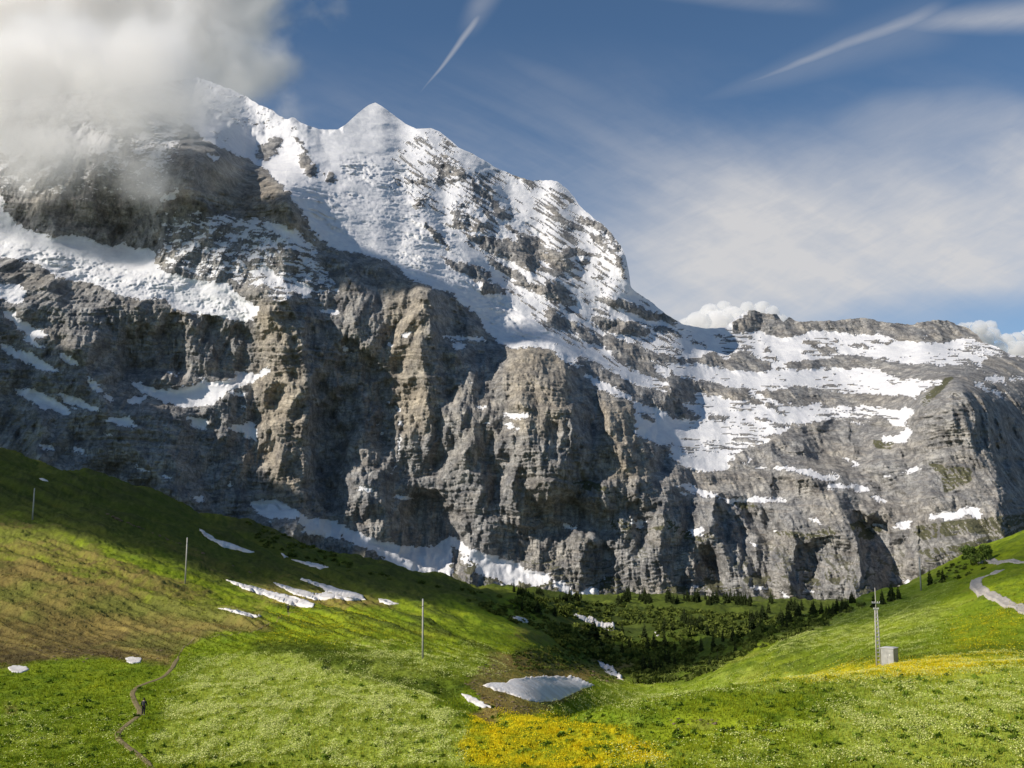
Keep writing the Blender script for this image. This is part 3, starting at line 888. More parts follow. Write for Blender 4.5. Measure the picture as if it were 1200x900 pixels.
# how many mesh rows between one line and the next
NROW = [5, 14, 60, 64, 46, 42, 44, 44, 60, 60, 46, 46, 46, 40, 30, 10, 6]


def ground_field():
    cols = np.concatenate([np.arange(-2990, -300, 90.0), np.arange(-290, -36, 9.0), np.arange(-30, 1231, 1.6), np.arange(1240, 1490, 9.0), np.arange(1500, 4190, 90.0)])
    tc_ = np.interp(cols, GX, np.arange(len(GX)))
    A = [pchip(q.T)(tc_).T for q in (np.log(GY), GZ, GXX)]      # lines x cols
    # soften the knots across
    t = np.concatenate([np.linspace(i, i + 1, n, endpoint=False) for i, n in enumerate(NROW)] + [[len(NROW)]])
    Y = np.exp(pchip(A[0])(t))
    Z = pchip(A[1])(t)
    XR = pchip(A[2])(t)
    Xp = XR * np.where(Y < 60, Y + (60 - Y) ** 2 / 60, Y)
    return cols, t, Xp, Y, Z


gcols, grows, Gx, Gy, Gz = ground_field()
gpx0 = 600 + F * (Gx / Gy) * (CP - (450 - zpy(Gz / Gy)) / F * SP)
gpy0 = zpy(Gz / Gy)
far = sstep(60, 400, Gy)
# hummocks, terraces and folds
amp = np.interp(Gy, [4, 40, 90, 150, 300, 600, 1200, 2500, 30000], [.02, .2, .35, .7, 1.8, 4, 9, 16, 10])
Gz = Gz + amp * (fbm(Gx / 45, Gy / 45, 4) * .9)
Gz = Gz + np.interp(Gy, [4, 90, 200, 400, 900], [0.05, .10, .35, .9, 2.0]) * fbm(Gx / 9, Gy / 9, 4, .55)
sa_, sb_ = gpx0 * .95 + gpy0 * .30, -gpx0 * .30 + gpy0 * .95
hreg = (1 - sstep(520, 680, gpx0)) * sstep(150, 200, Gy) * (1 - sstep(560, 720, Gy))
streakn = fbm(sa_ / 110, sb_ / 9, 5, .6)
streak2 = fbm(sa_ / 60 + 20, sb_ / 4.5, 4, .6)
Gz = Gz + hreg * (streakn * 2.6 + streak2 * .7) * Gy / 260
rs_a, rs_b = gpx0 * .93 - gpy0 * .36, gpx0 * .36 + gpy0 * .93
rreg = sstep(780, 860, gpx0) * sstep(150, 200, Gy) * (1 - sstep(420, 520, Gy))
streakr = fbm(rs_a / 70, rs_b / 9, 5, .6)
Gz = Gz + rreg * streakr * 1.5 * Gy / 260
FOLD = canvas(0)
for dp, s in [(.8, "640,842 700,838 780,842 860,846 860,851 780,850 700,846"), (1.0, "380,775 450,785 520,800 560,820 600,850 590,856 550,835 500,812 440,795 380,785"),
              (.5, "1000,800 1200,790 1200,796 1000,806"), (.5, "620,868 760,862 900,850 960,848 960,852 900,856 760,868 620,874"), (.4, "200,800 300,790 380,796 300,797")]:
    fill(FOLD, pts(s), dp, 2)
Gz = Gz - sample(FOLD, gpx0 + fbm(Gx / 5, Gy / 6, 4, .6) * 8, gpy0 + fbm(Gx / 5 + 9, Gy / 6, 4, .6) * 4)
hill = sstep(.5, 1, (gpx0 < 560) * 1.0) * sstep(150, 210, Gy) * (1 - sstep(520, 700, Gy))
tr = Gz * 1.2 + fbm(Gx / 30, Gy / 30, 3) * 2.2
Gz = Gz + hill * 0.35 * (sstep(.3, .7, tr - np.floor(tr)) - (tr - np.floor(tr)))
scr = sstep(300, 500, Gy) * (1 - sstep(2000, 2500, Gy))
Gz = Gz + scr * (ridged(Gx / 110, Gy / 150, 3) * 6.0 + ridged(Gx / 30, Gy / 50, 2) * 1.5)
gpy = zpy(Gz / Gy)
GP = np.stack([Gx, Gy, Gz], -1)
BACK = np.stack([GP[0] * [1, 0, 1] + [0, y_, 0] for y_ in (-120, -50, -15)])


JX = fbm(Gx / 5, Gy / 6, 5, .65) * 3 + fbm(Gx / 22, Gy / 30, 3) * 9
JY = fbm(Gx / 5 + 30, Gy / 6, 5, .65) * 1.5 + fbm(Gx / 22 + 9, Gy / 30, 3) * 4


def gsample(A, jit=3.0, nx=9, ny=5):
    return sample(A, gpx0 + JX * jit, gpy0 + JY * jit)


def patch(base, items, feather):
    A = canvas(base)
    for v, s in items:
        fill(A, pts(s), v, feather)
    return A


WHITE = patch(0, [(.9, "180,900 200,830 230,785 320,775 420,795 500,815 545,850 552,900"), (.5, "380,762 440,752 520,765 600,780 560,790 430,780"),
                  (.85, "950,850 1010,830 1200,775 1210,900 1000,900"), (.6, "770,805 900,785 1000,790 1200,768 1200,800 1000,815 900,810"),
                  (.35, "700,880 860,860 1000,850 1000,900 700,900"), (.3, "620,830 760,805 840,800 760,840"), (.18, "0,820 150,840 180,900 0,900"),
                  (.3, "960,620 1130,660 1100,760 900,770")], 11)
YEL = patch(0, [(1, "550,900 552,850 600,842 640,850 720,848 745,880 730,900"), (.6, "545,900 552,835 600,840 700,845 760,870 800,900"),
                (.95, "925,790 960,782 1050,774 1160,770 1200,768 1200,776 1110,787 1000,795 930,797"), (.5, "840,800 930,785 1060,782 1010,800"),
                (.35, "990,892 1015,890 1010,900"), (.3, "1100,730 1200,700 1200,765 1120,765"), (.12, "330,690 400,700 500,760 460,765 300,760")], 6)
BROWN = patch(0, [(.7, "-300,650 0,650 100,672 200,700 300,728 330,738 250,745 220,760 200,782 100,775 0,785 -300,800"),
                  (.5, "-300,600 0,600 60,615 150,655 260,700 330,715 300,735 200,705 100,670 0,650"),
                  (.85, "540,800 570,770 640,765 680,785 700,800 660,825 620,840 560,838"), (.6, "640,790 700,770 760,780 730,800"),
                  (.55, "270,683 330,680 440,695 480,710 400,716 300,705"), (.6, "780,842 850,842 850,850 790,852"), (.35, "925,805 980,806 960,818 925,815"),
                  (.6, "240,655 330,680 250,668 200,650 130,620"), (.5, "0,815 20,820 22,835 0,838"), (.4, "600,715 700,735 760,780 680,770 600,750")], 4)
DARKG_SHADE = patch(0, [(.8, "300,755 420,765 560,795 560,810 480,806 400,792 290,770"), (.9, "600,765 640,755 700,770 740,800 690,800 640,780"),  # dark grass; the first band is terrain shade painted into the meadow
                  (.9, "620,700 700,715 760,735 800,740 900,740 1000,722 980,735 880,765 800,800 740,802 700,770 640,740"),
                  (.75, "-300,400 0,520 100,550 250,600 420,658 600,690 600,712 450,700 300,690 150,645 0,600 -300,560"), (.6, "800,802 900,788 1030,779 1200,767 1200,752 1030,762 900,768 820,788"), (.5, "700,842 780,845 740,850 690,848"),  # cloud shade on the upper left slope, painted as darker ground
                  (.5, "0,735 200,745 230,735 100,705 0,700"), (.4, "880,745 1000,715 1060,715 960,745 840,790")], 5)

gw_, gyel, gbr, gdk = (gsample(A) for A in (WHITE, YEL, BROWN, DARKG_SHADE))
near_w = sstep(.12, .6, gw_ + fbm(Gx / 3.5, Gy / 7.0, 4, .65) * .55)
n_a = fbm(Gx / 14, Gy / 26, 4, .6)
n_b = fbm(Gx / 2.6, Gy / 4, 4, .6)
n_c = fbm(Gx / 60, Gy / 60, 3)


def C(*c): return np.array(c, float)


def lerp(a, b, f): return a * (1 - f[..., None]) + b * f[..., None]


Yg = np.broadcast_to(C(.165, .225, .014), Gx.shape + (3,)).copy()
Yg = lerp(Yg, C(.25, .30, .016), sstep(-.25, .5, n_a) * .8)
Yg = lerp(Yg, C(.085, .145, .010), sstep(-.05, .5, n_b) * .85)
Yg = lerp(Yg, C(.19, .17, .03), sstep(.15, .6, n_c + n_b * .3) * .45 * far)
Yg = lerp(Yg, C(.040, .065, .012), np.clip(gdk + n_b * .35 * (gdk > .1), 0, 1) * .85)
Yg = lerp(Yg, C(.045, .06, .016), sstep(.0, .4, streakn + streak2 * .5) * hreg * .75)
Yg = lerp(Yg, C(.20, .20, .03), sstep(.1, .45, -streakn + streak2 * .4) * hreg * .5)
Yg = lerp(Yg, C(.07, .10, .016), sstep(.05, .4, streakr) * rreg * .65)
Yg = lerp(Yg, C(.24, .25, .04), sstep(.15, .5, -streakr + n_a * .4) * rreg * .5)
Yg = lerp(Yg, C(.075, .072, .022), np.clip(gdk * hreg * 1.1 + n_a * .3 * hreg, 0, 1) * .6)  # hillside shade put into the ground colour as olive
brn = lerp(np.broadcast_to(C(.215, .165, .050), Yg.shape), C(.085, .064, .028), np.clip(sstep(-.2, .5, n_b + n_a * .5) * .6 + sstep(725, 765, gpy0 + n_a * 12) * (gpx0 < 350) * .6, 0, 1))
brn = lerp(brn, C(.29, .225, .065), sstep(.05, .4, streakn + streak2 * .4) * .7)
brn = lerp(brn, C(.06, .05, .022), sstep(.1, .45, -streakn - streak2 * .3) * .7)
brn = lerp(brn, C(.14, .16, .03), sstep(-.1, .4, n_c + n_a * .6) * .75)
Yg = lerp(Yg, brn, sstep(.2, .65, gbr + n_b * .25 * (gbr > .05)))
Yg = lerp(Yg, C(.36, .42, .07), near_w * .62)
Yg = lerp(Yg, C(.64, .52, .012), sstep(.3, .9, gyel + n_b * .6 * (gyel > .05)) * .8)
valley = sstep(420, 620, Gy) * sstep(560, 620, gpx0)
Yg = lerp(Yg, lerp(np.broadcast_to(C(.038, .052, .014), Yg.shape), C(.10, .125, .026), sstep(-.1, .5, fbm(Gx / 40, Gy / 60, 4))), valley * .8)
rocky = sstep(1700, 2300, Gy + fbm(Gx / 120, Gy / 120, 4) * 500)
Yg = lerp(Yg, C(.10, .10, .06), rocky * .7)

gm, t, b = material('alpine_meadow', rough=.95, spec=.05)
co = t.nodes.new('ShaderNodeTexCoord').outputs['Object']
n1 = noise(t, co, 1.6, 6, .65)
n2 = noise(t, co, 6.0, 4, .6)
n3 = noise(t, co, 0.35, 5, .6)
mul = (n1 * 1.1 + n2 * .5 + n3 * .6)
vm = t.nodes.new('ShaderNodeVectorMath')
vm.operation = 'SCALE'
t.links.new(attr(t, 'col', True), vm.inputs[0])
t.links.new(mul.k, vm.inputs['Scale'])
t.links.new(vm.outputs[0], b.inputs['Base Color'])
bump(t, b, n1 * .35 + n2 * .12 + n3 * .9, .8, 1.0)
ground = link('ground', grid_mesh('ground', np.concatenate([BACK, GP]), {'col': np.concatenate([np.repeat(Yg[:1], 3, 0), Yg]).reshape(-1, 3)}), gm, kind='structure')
bpy.context.view_layer.update()


def ray(px, py, up=0.0):
    """the point of the ground seen at a photo pixel"""
    d = Vector((float(pxx(px, py)), 1.0, float(pxz(py)))).normalized()
    ok, loc, nor, _ = ground.ray_cast(Vector((0, 0, 0)), d)
    if not ok:
        raise RuntimeError('no ground at %s %s' % (px, py))
    return loc + nor * up, nor


def drop(x, y):
    ok, loc, nor, _ = ground.ray_cast(Vector((x, y, 900)), Vector((0, 0, -1)))
    return loc if ok else None
# ------------------------------------------------------------------ CLOUDS
def ico(bm, c, r, sub=3, sx=1, sy=1, sz=1, rough=0.0, seed=0, freq=1.0):
    g = bmesh.ops.create_icosphere(bm, subdivisions=sub, radius=1.0)
    vs = g['verts']
    P = np.array([v.co[:] for v in vs])
    if rough:
        n = (fbm(P[:, 0] * 1.6 * freq + seed, P[:, 1] * 1.6 * freq + P[:, 2] * 1.1 * freq, 4, .6) + fbm(P[:, 2] * 1.6 * freq + seed * 2, P[:, 0] * 1.3 * freq - P[:, 1] * .7 * freq + 9, 4, .6))
        P = P * (1 + rough * n[:, None])
    for v, p in zip(vs, P):
        v.co = Vector((c[0] + p[0] * r * sx, c[1] + p[1] * r * sy, c[2] + p[2] * r * sz))


def bm_mesh(name, bm, smooth=False):
    me = bpy.data.meshes.new(name)
    bm.normal_update()
    bm.to_mesh(me)
    bm.free()
    if smooth:
        me.polygons.foreach_set('use_smooth', np.ones(len(me.polygons), bool))
    return me


def vol_mat(name, dens, color=(1, 1, 1), aniso=0.3):
    m = bpy.data.materials.new(name)
    m.use_nodes = True
    t = m.node_tree
    t.nodes.clear()
    o = t.nodes.new('ShaderNodeOutputMaterial')
    v = t.nodes.new('ShaderNodeVolumePrincipled')
    v.inputs['Color'].default_value = (*color, 1)
    v.inputs['Anisotropy'].default_value = aniso
    if isinstance(dens, float):
        v.inputs['Density'].default_value = dens
    t.links.new(v.outputs[0], o.inputs['Volume'])
    return m, t, v


# the big cloud wrapped round the summit on the left
def wrapped_cloud(name, label, c0, rx, ry, rz, scale, gain, lo, hi, dens, seed, step=1.6):
    bm = bmesh.new()
    ico(bm, (0, 0, 0), 1.0, 4, rx, ry, rz)
    me = bm_mesh(name, bm, True)
    m, t, v = vol_mat(name, 0.0, (1.0, .985, .97), 0.0)
    oc = t.nodes.new('ShaderNodeTexCoord').outputs['Object']
    sp = t.nodes.new('ShaderNodeSeparateXYZ')
    t.links.new(oc, sp.inputs[0])
    a, b_, c_ = (X(t, sp.outputs[i]) for i in range(3))
    r = ((a / rx).pw(2) + (b_ / ry).pw(2) + (c_ / rz).pw(2)).sqrt()
    nz_ = noise(t, vec(t, a + seed, b_, c_), scale, 7, .62, .3)
    body = (1.0 - r) * 1.15 + (nz_ - .5) * gain
    d = body.ss(lo, hi) * (1.0 - r.ss(.84, 1.0))
    t.links.new((d * d * dens).k, v.inputs['Density'])
    m.cycles.volume_step_rate = step
    o = link(name, me, m, label=label, category='cloud')
    o.location = c0
    return o


wrapped_cloud('summit_cloud', 'big soft white cloud standing behind and above the left mountain top', at(85, -2, 5250), 1640, 420, 950, .0018, 2.3, .02, .55, .011, 0)
wrapped_cloud('cloud_veil', 'thin misty cloud veil hanging in front of the left mountain top', at(72, 112, 2840), 800, 160, 410, .0042, 2.2, .02, .8, .0150, 500)

# small cumulus heads behind the far ridge
cm, _, _ = vol_mat('cumulus', 0.022, (1, .99, .98), 0.0)
for lab, blobs in [
        ("soft white cumulus cloud rising behind the snowy saddle left of the flat rock ridge",
         "818,378,15 832,368,14 848,362,11 858,372,16 876,362,10 893,362,11 905,366,9 915,376,9 805,383,12 840,385,24 870,385,22 900,385,20"),
        ("white cumulus cloud just behind the right end of the flat rock ridge", "1136,386,10 1148,384,10 1160,383,9 1163,392,10 1150,398,16 1128,384,7"),
        ("low white cumulus cloud at the right edge behind the broken ridge", "1180,400,11 1192,398,10 1205,396,12 1222,394,14 1190,412,16 1215,412,18 1172,408,9")]:
    bm = bmesh.new()
    Yc = 7600
    q = [tuple(map(float, s.split(','))) for s in blobs.split()]
    for i, (x_, y_, r_) in enumerate(q):
        p = at(x_, y_, Yc + rng.uniform(-80, 80))
        ico(bm, p, r_ * Yc / F * .95, 5, 1.05, .8, .95, .15, i * 3.1 + x_, 1.3)
    link('cumulus_cloud', bm_mesh('cumulus_cloud', bm, True), cm, label=lab, category='cloud', group='cumulus clouds behind the ridge')

# drifting clouds outside the frame that shade the slope and the foot of the wall
sm, t, v = vol_mat('drifting_cloud', 0.02, (1, 1, 1), .3)
for lab, tgt, dist, (rx, ry, rz), rot, dn in [
        ("flat grey-white cloud drifting over the left hillside", (-150, 405, 5), 900, (330, 90, 34), -.42, 1),
        ("broad grey-white cloud drifting before the left foot of the mountain", (-1420, 2420, 330), 1500, (520, 330, 170), 0, 1)]:
    c = Vector(tgt) + SUN_DIR * dist
    bm = bmesh.new()
    ico(bm, (0, 0, 0), 1.0, 4, rx, ry, rz, .28, rx, 1.0)
    o = link('drifting_cloud', bm_mesh('drifting_cloud', bm, True), None, label=lab, category='cloud')
    mm = sm if rz > 100 else None
    if mm is None:
        mm, _, _v = vol_mat('low_drifting_cloud', 0.022, (1, 1, 1), .3)
    o.data.materials.append(mm)
    o.location = c
    o.rotation_euler = (0, 0, rot)

# ------------------------------------------------------------------ SNOW PATCHES ON THE MEADOWS
snm, t, b = material('old_snow', rough=.8, spec=.2)
co = t.nodes.new('ShaderNodeTexCoord').outputs['Object']
n1 = noise(t, co, .25, 6, .65)
n2 = noise(t, co, 2.2, 5, .65)
cc = mixc(t, n1.ss(.35, .7), (.72, .70, .68), (.56, .52, .48))
cc = mixc(t, n2.ss(.58, .75) * .3, cc, (.40, .34, .28))
t.links.new(cc, b.inputs['Base Color'])
bump(t, b, n1 * .5 + n2 * .15, .6, 1.0)


def draped_patch(name, poly, mat, thick=.12, step=3.0, jag=1.0, **props):
    P = poly + poly[:1]
    ring = []
    for (xa, ya), (xb, yb) in zip(P[:-1], P[1:]):
        n = max(1, int(math.hypot(xb - xa, yb - ya) / step))
        for i in range(n):
            ring.append((xa + (xb - xa) * i / n, ya + (yb - ya) * i / n))
    ring = np.array(ring)
    ring[:, 0] += fbm(ring[:, 0] / 6, ring[:, 1] / 6, 3) * 2.6 * jag
    ring[:, 1] += fbm(ring[:, 0] / 6 + 40, ring[:, 1] / 6, 3) * 1.5 * jag
    x0, y0 = ring.min(0)
    x1, y1 = ring.max(0)
    inner = [(x, y) for y in np.arange(y0 + .8, y1, max(.6, (y1 - y0) / 20)) for x in np.arange(x0 + 1, x1, max(1.2, (x1 - x0) / 80))]
    allp = [Vector(p) for p in ring] + [Vector(p) for p in inner]
    vo, eo, fo, *_ = delaunay_2d_cdt(allp, [], [list(range(len(ring)))], 1, 1e-4)
    # distance to rim for the swelling of the snow
    V2 = np.array([v[:] for v in vo])
    dr = np.sqrt(((V2[:, None] - ring[None]) ** 2).sum(-1)).min(1)
    co3 = []
    for (x, y), d_ in zip(V2, dr):
        p, nr = ray(x, y)
        k = min(1, d_ / 1.6)
        co3.append(p + Vector((0, 0, 1)) * (-.03 + thick * .4 * (.5 + .5 * k) * p.y / 150))
    bm = bmesh.new()
    vs = [bm.verts.new(p) for p in co3]
    for f in fo:
        try:
            bm.faces.new([vs[i] for i in f])
        except ValueError:
            pass
    bmesh.ops.delete(bm, geom=[v_ for v_ in bm.verts if not v_.link_faces], context='VERTS')
    bmesh.ops.recalc_face_normals(bm, faces=bm.faces[:])
    inn = [v_ for v_ in bm.verts if not v_.is_boundary]
    for _ in range(8):
        bmesh.ops.smooth_vert(bm, verts=inn, factor=.6, use_axis_x=False, use_axis_y=False, use_axis_z=True)
    for v_ in bm.verts:
        v_.co.z += .07 * v_.co.y / 150 + (.08 * v_.co.y / 150 if not v_.is_boundary else 0)
    rim = [e for e in bm.edges if e.is_boundary]
    g = bmesh.ops.extrude_edge_only(bm, edges=rim)
    for vv in g['geom']:
        if isinstance(vv, bmesh.types.BMVert):
            vv.co.z -= thick * 1.5 * vv.co.y / 150 + .25
    return link(name, bm_mesh(name, bm, True), mat, **props)


SNOWS = [
    ("large grey-white snow patch filling the gully behind the yellow flowers", "565,803 580,800 592,801 600,796 640,793 672,794 697,803 680,809 655,821 628,823 600,815 580,809", .10),
    ("small snow strip on the near bank left of the gully snow", "540,813 552,816 566,823 577,830 562,829 548,821", .15),
    ("slanting snow strip on the dark bank right of the gully", "700,775 712,781 724,790 730,797 719,794 706,784", .2),
    ("long snow strip on the brown slope, the nearest below the upper branching one", "265,680 290,686 320,694 350,701 369,708 366,712 345,711 315,700 285,690", .2),
    ("branching snow patch on the slope with a forked left end", "320,683 345,690 372,697 385,694 375,688 352,680 354,678 385,687 402,692 425,698 429,703 408,704 392,701 372,704 345,697", .2),
    ("short snow strip to the right of the branching snow patch", "443,702 455,704 467,708 455,709 445,705", .15),
    ("thin snow strip on the slope under the long snow strip", "255,713 275,715 295,720 307,723 295,724 275,718", .15),
    ("long thin snow strip slanting down from near the slope crest at left", "233,620 244,626 252,632 270,637 298,648 285,647 262,641 250,634 240,628", .2),
    ("thin snow strip high on the dark slope above the branching patch", "341,656 360,659 385,665 376,667 355,661", .15),
    ("tiny snow spot beside the thin high snow strip", "329,649 333,650 338,653 333,654", .15),
    ("small round snow spot on the brown bank by the footpath", "147,771 155,770 166,772 165,777 155,778 149,776", .035),
    ("small oval snow spot at the left edge below the brown slope", "8,783 16,780 30,781 33,785 26,789 14,788", .035),
    ("tiny snow fleck high on the far left slope", "46,561 52,562 57,564 50,564", .15),
    ("thin snow line on the grassy shoulder left of the valley trees", "598,722 608,724 622,728 618,730 606,727", .2),
    ("snow strip in the valley just behind the wide dark spruce", "669,721 680,723 694,726 702,730 719,735 720,740 708,738 695,732 680,726", .25),
    ("small bright snow spot in the valley scrub", "767,741 773,742 777,746 770,746", .25),
    ("small snow spot on the bank left of the dark spruces", "664,736 672,739 671,742 666,740", .2)]
for lab, s, th in SNOWS:
    try:
        draped_patch('snow_patch', pts(s), snm, th, 2.2, 1.0, label=lab, category='snow patch', group='snow patches left on the meadows')
    except RuntimeError as e:
        print('SNOW', lab, e)


# ------------------------------------------------------------------ ROAD AND FOOTPATH
def strip(name, pix, width, mat, lift=.05, seg=.8, nacross=6, **props):
    P = [ray(x, y)[0] for x, y in pix]
    P = np.array([p[:] for p in P])
    f = pchip(P)
    L = np.linalg.norm(np.diff(P, axis=0), axis=1).sum()
    t_ = np.linspace(0, len(P) - 1, max(8, int(L / seg)))
    Q = f(t_)
    k_ = max(1, int(width * 1.3 / seg))
    Qp = np.pad(Q, ((k_ * 2, k_ * 2), (0, 0)), mode='reflect', reflect_type='odd')
    ker = np.ones(2 * k_ + 1) / (2 * k_ + 1)
    Q = np.stack([np.convolve(np.convolve(Qp[:, i], ker, 'valid'), ker, 'valid') for i in range(3)], 1)
    T_ = np.gradient(Q[:, :2], axis=0)
    T_ /= np.linalg.norm(T_, axis=1, keepdims=True) + 1e-9
    Nn = np.stack([T_[:, 1], -T_[:, 0]], 1)
    rows = []
    for i in range(len(Q)):
        row = []
        w_ = width * (1 + .10 * float(perlin(np.array([i * .13]), np.array([2.2]))[0]))
        for k in range(nacross + 1):
            u = (k / nacross - .5) * w_
            x, y = Q[i, 0] + Nn[i, 0] * u, Q[i, 1] + Nn[i, 1] * u
            z = drop(x, y).z
            edge = abs(k / nacross - .5) * 2
            row.append((x, y, z + lift * (1.0 if edge < .99 else -1.0)))
        rows.append(row)
    R_ = np.array(rows)
    # ride over small bumps of the ground
    R_[:, 1:-1, 2] = np.maximum(R_[:, 1:-1, 2], R_[:, 1:-1, 2].mean(1, keepdims=True))
    return link(name, grid_mesh(name, R_), mat, kind='structure', **props)


rm, t, b = material('gravel_road', rough=.95, spec=.1)
co = t.nodes.new('ShaderNodeTexCoord').outputs['Object']
n1, n2 = noise(t, co, 1.2, 5, .6), noise(t, co, 9, 3, .6)
t.links.new(mixc(t, (n1 * .6 + n2 * .4).ss(.3, .7), (.30, .27, .235), (.50, .46, .41)), b.inputs['Base Color'])
pm, t, b = material('trodden_earth', rough=.95, spec=.05)
co = t.nodes.new('ShaderNodeTexCoord').outputs['Object']
n1, n2 = noise(t, co, 2.5, 5, .6), noise(t, co, 12, 3, .6)
t.links.new(mixc(t, (n1 * .6 + n2 * .4).ss(.3, .7), (.12, .10, .045), (.28, .22, .12)), b.inputs['Base Color'])
strip('road', pts("1222,724 1200,716 1182,708 1163,699 1149,691 1143,684 1150,678 1163,673 1172,669"), 2.8, rm, .16, .5, 12)
strip('road', pts("1150,658 1165,658 1182,657.5 1200,659 1222,660"), 2.4, rm, .16, .5, 12)
FP = pts("180,905 172,893 163,885 148,874 139,866 139,858 148,850 160,841 164,834 158,822 156,810 168,802 190,794 200,785 208,772")
strip('footpath', pts("180,905 172,893 163,885 148,874 139,866 139,858 148,850 160,841 164,834 158,822 156,810 168,802 190,794 200,785 208,772"), .75, pm, .05, .4)
strip('footpath', pts("208,772 214,760 225,750 250,746 280,742 305,737 325,728 338,721 350,717"), .32, pm, .05, .6)

# ------------------------------------------------------------------ POLES, PYLON, CABINET
wood, t, b = material('weathered_pole_wood', rough=.8, spec=.2)
co = t.nodes.new('ShaderNodeTexCoord').outputs['Object']
sp = t.nodes.new('ShaderNodeSeparateXYZ')
t.links.new(co, sp.inputs[0])
n1 = noise(t, vec(t, X(t, sp.outputs[0]) * 12, X(t, sp.outputs[1]) * 12, X(t, sp.outputs[2]) * .7), 1.0, 5)
t.links.new(mixc(t, n1.ss(.3, .7), (.30, .28, .24), (.50, .48, .43)), b.inputs['Base Color'])
metal, _, b = material('galvanised_steel', (.42, .43, .44), .55, .5)
b.inputs['Metallic'].default_value = .4
dmetal, _, _ = material('dark_iron', (.07, .07, .075), .6, .4)
white, _, _ = material('white_porcelain', (.75, .74, .70), .3, .5)


def tube(bm, p0, p1, r0, r1, n=10, cap=True):
    p0, p1 = Vector(p0), Vector(p1)
    z = (p1 - p0).normalized()
    x = z.orthogonal().normalized()
    y = z.cross(x)
    A, B = [], []
    for i in range(n):
        a = 2 * math.pi * i / n
        d_ = x * math.cos(a) + y * math.sin(a)
        A.append(bm.verts.new(p0 + d_ * r0))
        B.append(bm.verts.new(p1 + d_ * r1))
    for i in range(n):
        j = (i + 1) % n
        bm.faces.new((A[i], A[j], B[j], B[i]))
    if cap:
        bm.faces.new(B)
        bm.faces.new(A[::-1])


def box(bm, c, s, rot=None, bevel=0.0):
    g = bmesh.ops.create_cube(bm, size=1)
    M = Matrix.Translation(c) @ (rot.to_4x4() if rot else Matrix()) @ Matrix.Diagonal((*s, 1))
    bmesh.ops.transform(bm, matrix=M, verts=g['verts'])
    if bevel:
        es = list({e for v_ in g['verts'] for e in v_.link_edges})
        bmesh.ops.bevel(bm, geom=es, offset=bevel, segments=1, affect='EDGES')


for lab, px_, ptop, pbot, wpx, lean in [
        ("tall pale wooden pole standing alone on the green slope in the middle", 495.5, 706, 772, 2.1, .012),
        ("slim grey wooden pole on the brown and green slope at left", 217, 632, 684, 1.5, 0),
        ("thin grey pole high on the shaded slope at far left", 38, 573, 609, 1.5, 0),
        ("grey pole on the right crest in front of the rock face", 1079.5, 655, 692, 1.7, 0)]:
    p, _ = ray(px_, pbot)
    h = (pbot - ptop) * p.y / F / .995
    r_ = wpx * p.y / F / 2
    r_ = max(r_, .11)
    o = thing('utility_pole', lab, 'pole', p, 0, 'wooden utility poles on the slopes')
    bm = bmesh.new()
    tube(bm, (0, 0, -.4), (lean * -h, 0, h), r_ * 1.15, r_ * .85, 12)
    link('shaft', bm_mesh('shaft', bm, True), wood, o)
    bm = bmesh.new()
    tube(bm, (lean * -h, 0, h), (lean * -h, 0, h + .10), r_ * 1.1, r_ * .4, 12)
    link('cap', bm_mesh('cap', bm), metal, o)
    bm = bmesh.new()
    tube(bm, (lean * -h * .88, 0, h * .88), (lean * -h * .88, 0, h * .88 + .08), r_ * 1.12, r_ * 1.12, 12)
    link('band', bm_mesh('band', bm), dmetal, o)

# lattice pylon
p, _ = ray(1030, 781)
k = p.y / F
o = thing('power_pylon', 'tall grey ladder-like pylon with short crossarms beside the small metal cabinet', 'pylon', p)
H1, H2 = (781 - 716) * k, (781 - 693) * k
wb, wt = 5.0 * k, 2.4 * k
for sx in (-1, 1):
    q0, q1 = Vector((sx * wb / 2, 0, -.4)), Vector((sx * wt / 2, 0, H1))
    bm_ = bmesh.new()
    tube(bm_, q0, q1, .13, .10, 8)
    link('post', bm_mesh('post', bm_, True), wood, o)
nr = 15
for i in range(nr):
    f_ = (i + .6) / nr
    wd = wb + (wt - wb) * f_
    z_ = H1 * f_
    bm = bmesh.new()
    box(bm, (0, -.02, z_), (wd * 1.0, .14, .17))
    link('rung', bm_mesh('rung', bm), metal, o)
bm = bmesh.new()
tube(bm, (0, 0, H1 - .8), (0, 0, H2), .085, .05, 8)
link('mast', bm_mesh('mast', bm, True), wood, o)
for z_, w_ in ((H1 + .75, 1.15), (H1 - .15, .75)):
    bm = bmesh.new()
    box(bm, (0, -.1, z_), (w_, .10, .10))
    arm = link('crossarm', bm_mesh('crossarm', bm), metal, o)
    for sx in (-1, -.45, .45, 1):
        bm = bmesh.new()
        tube(bm, (sx * w_ * .47, -.1, z_ + .05), (sx * w_ * .47, -.1, z_ + .13), .03, .07, 8)
        tube(bm, (sx * w_ * .47, -.1, z_ + .13), (sx * w_ * .47, -.1, z_ + .22), .075, .035, 8)
        link('insulator', bm_mesh('insulator', bm, True), white, arm)

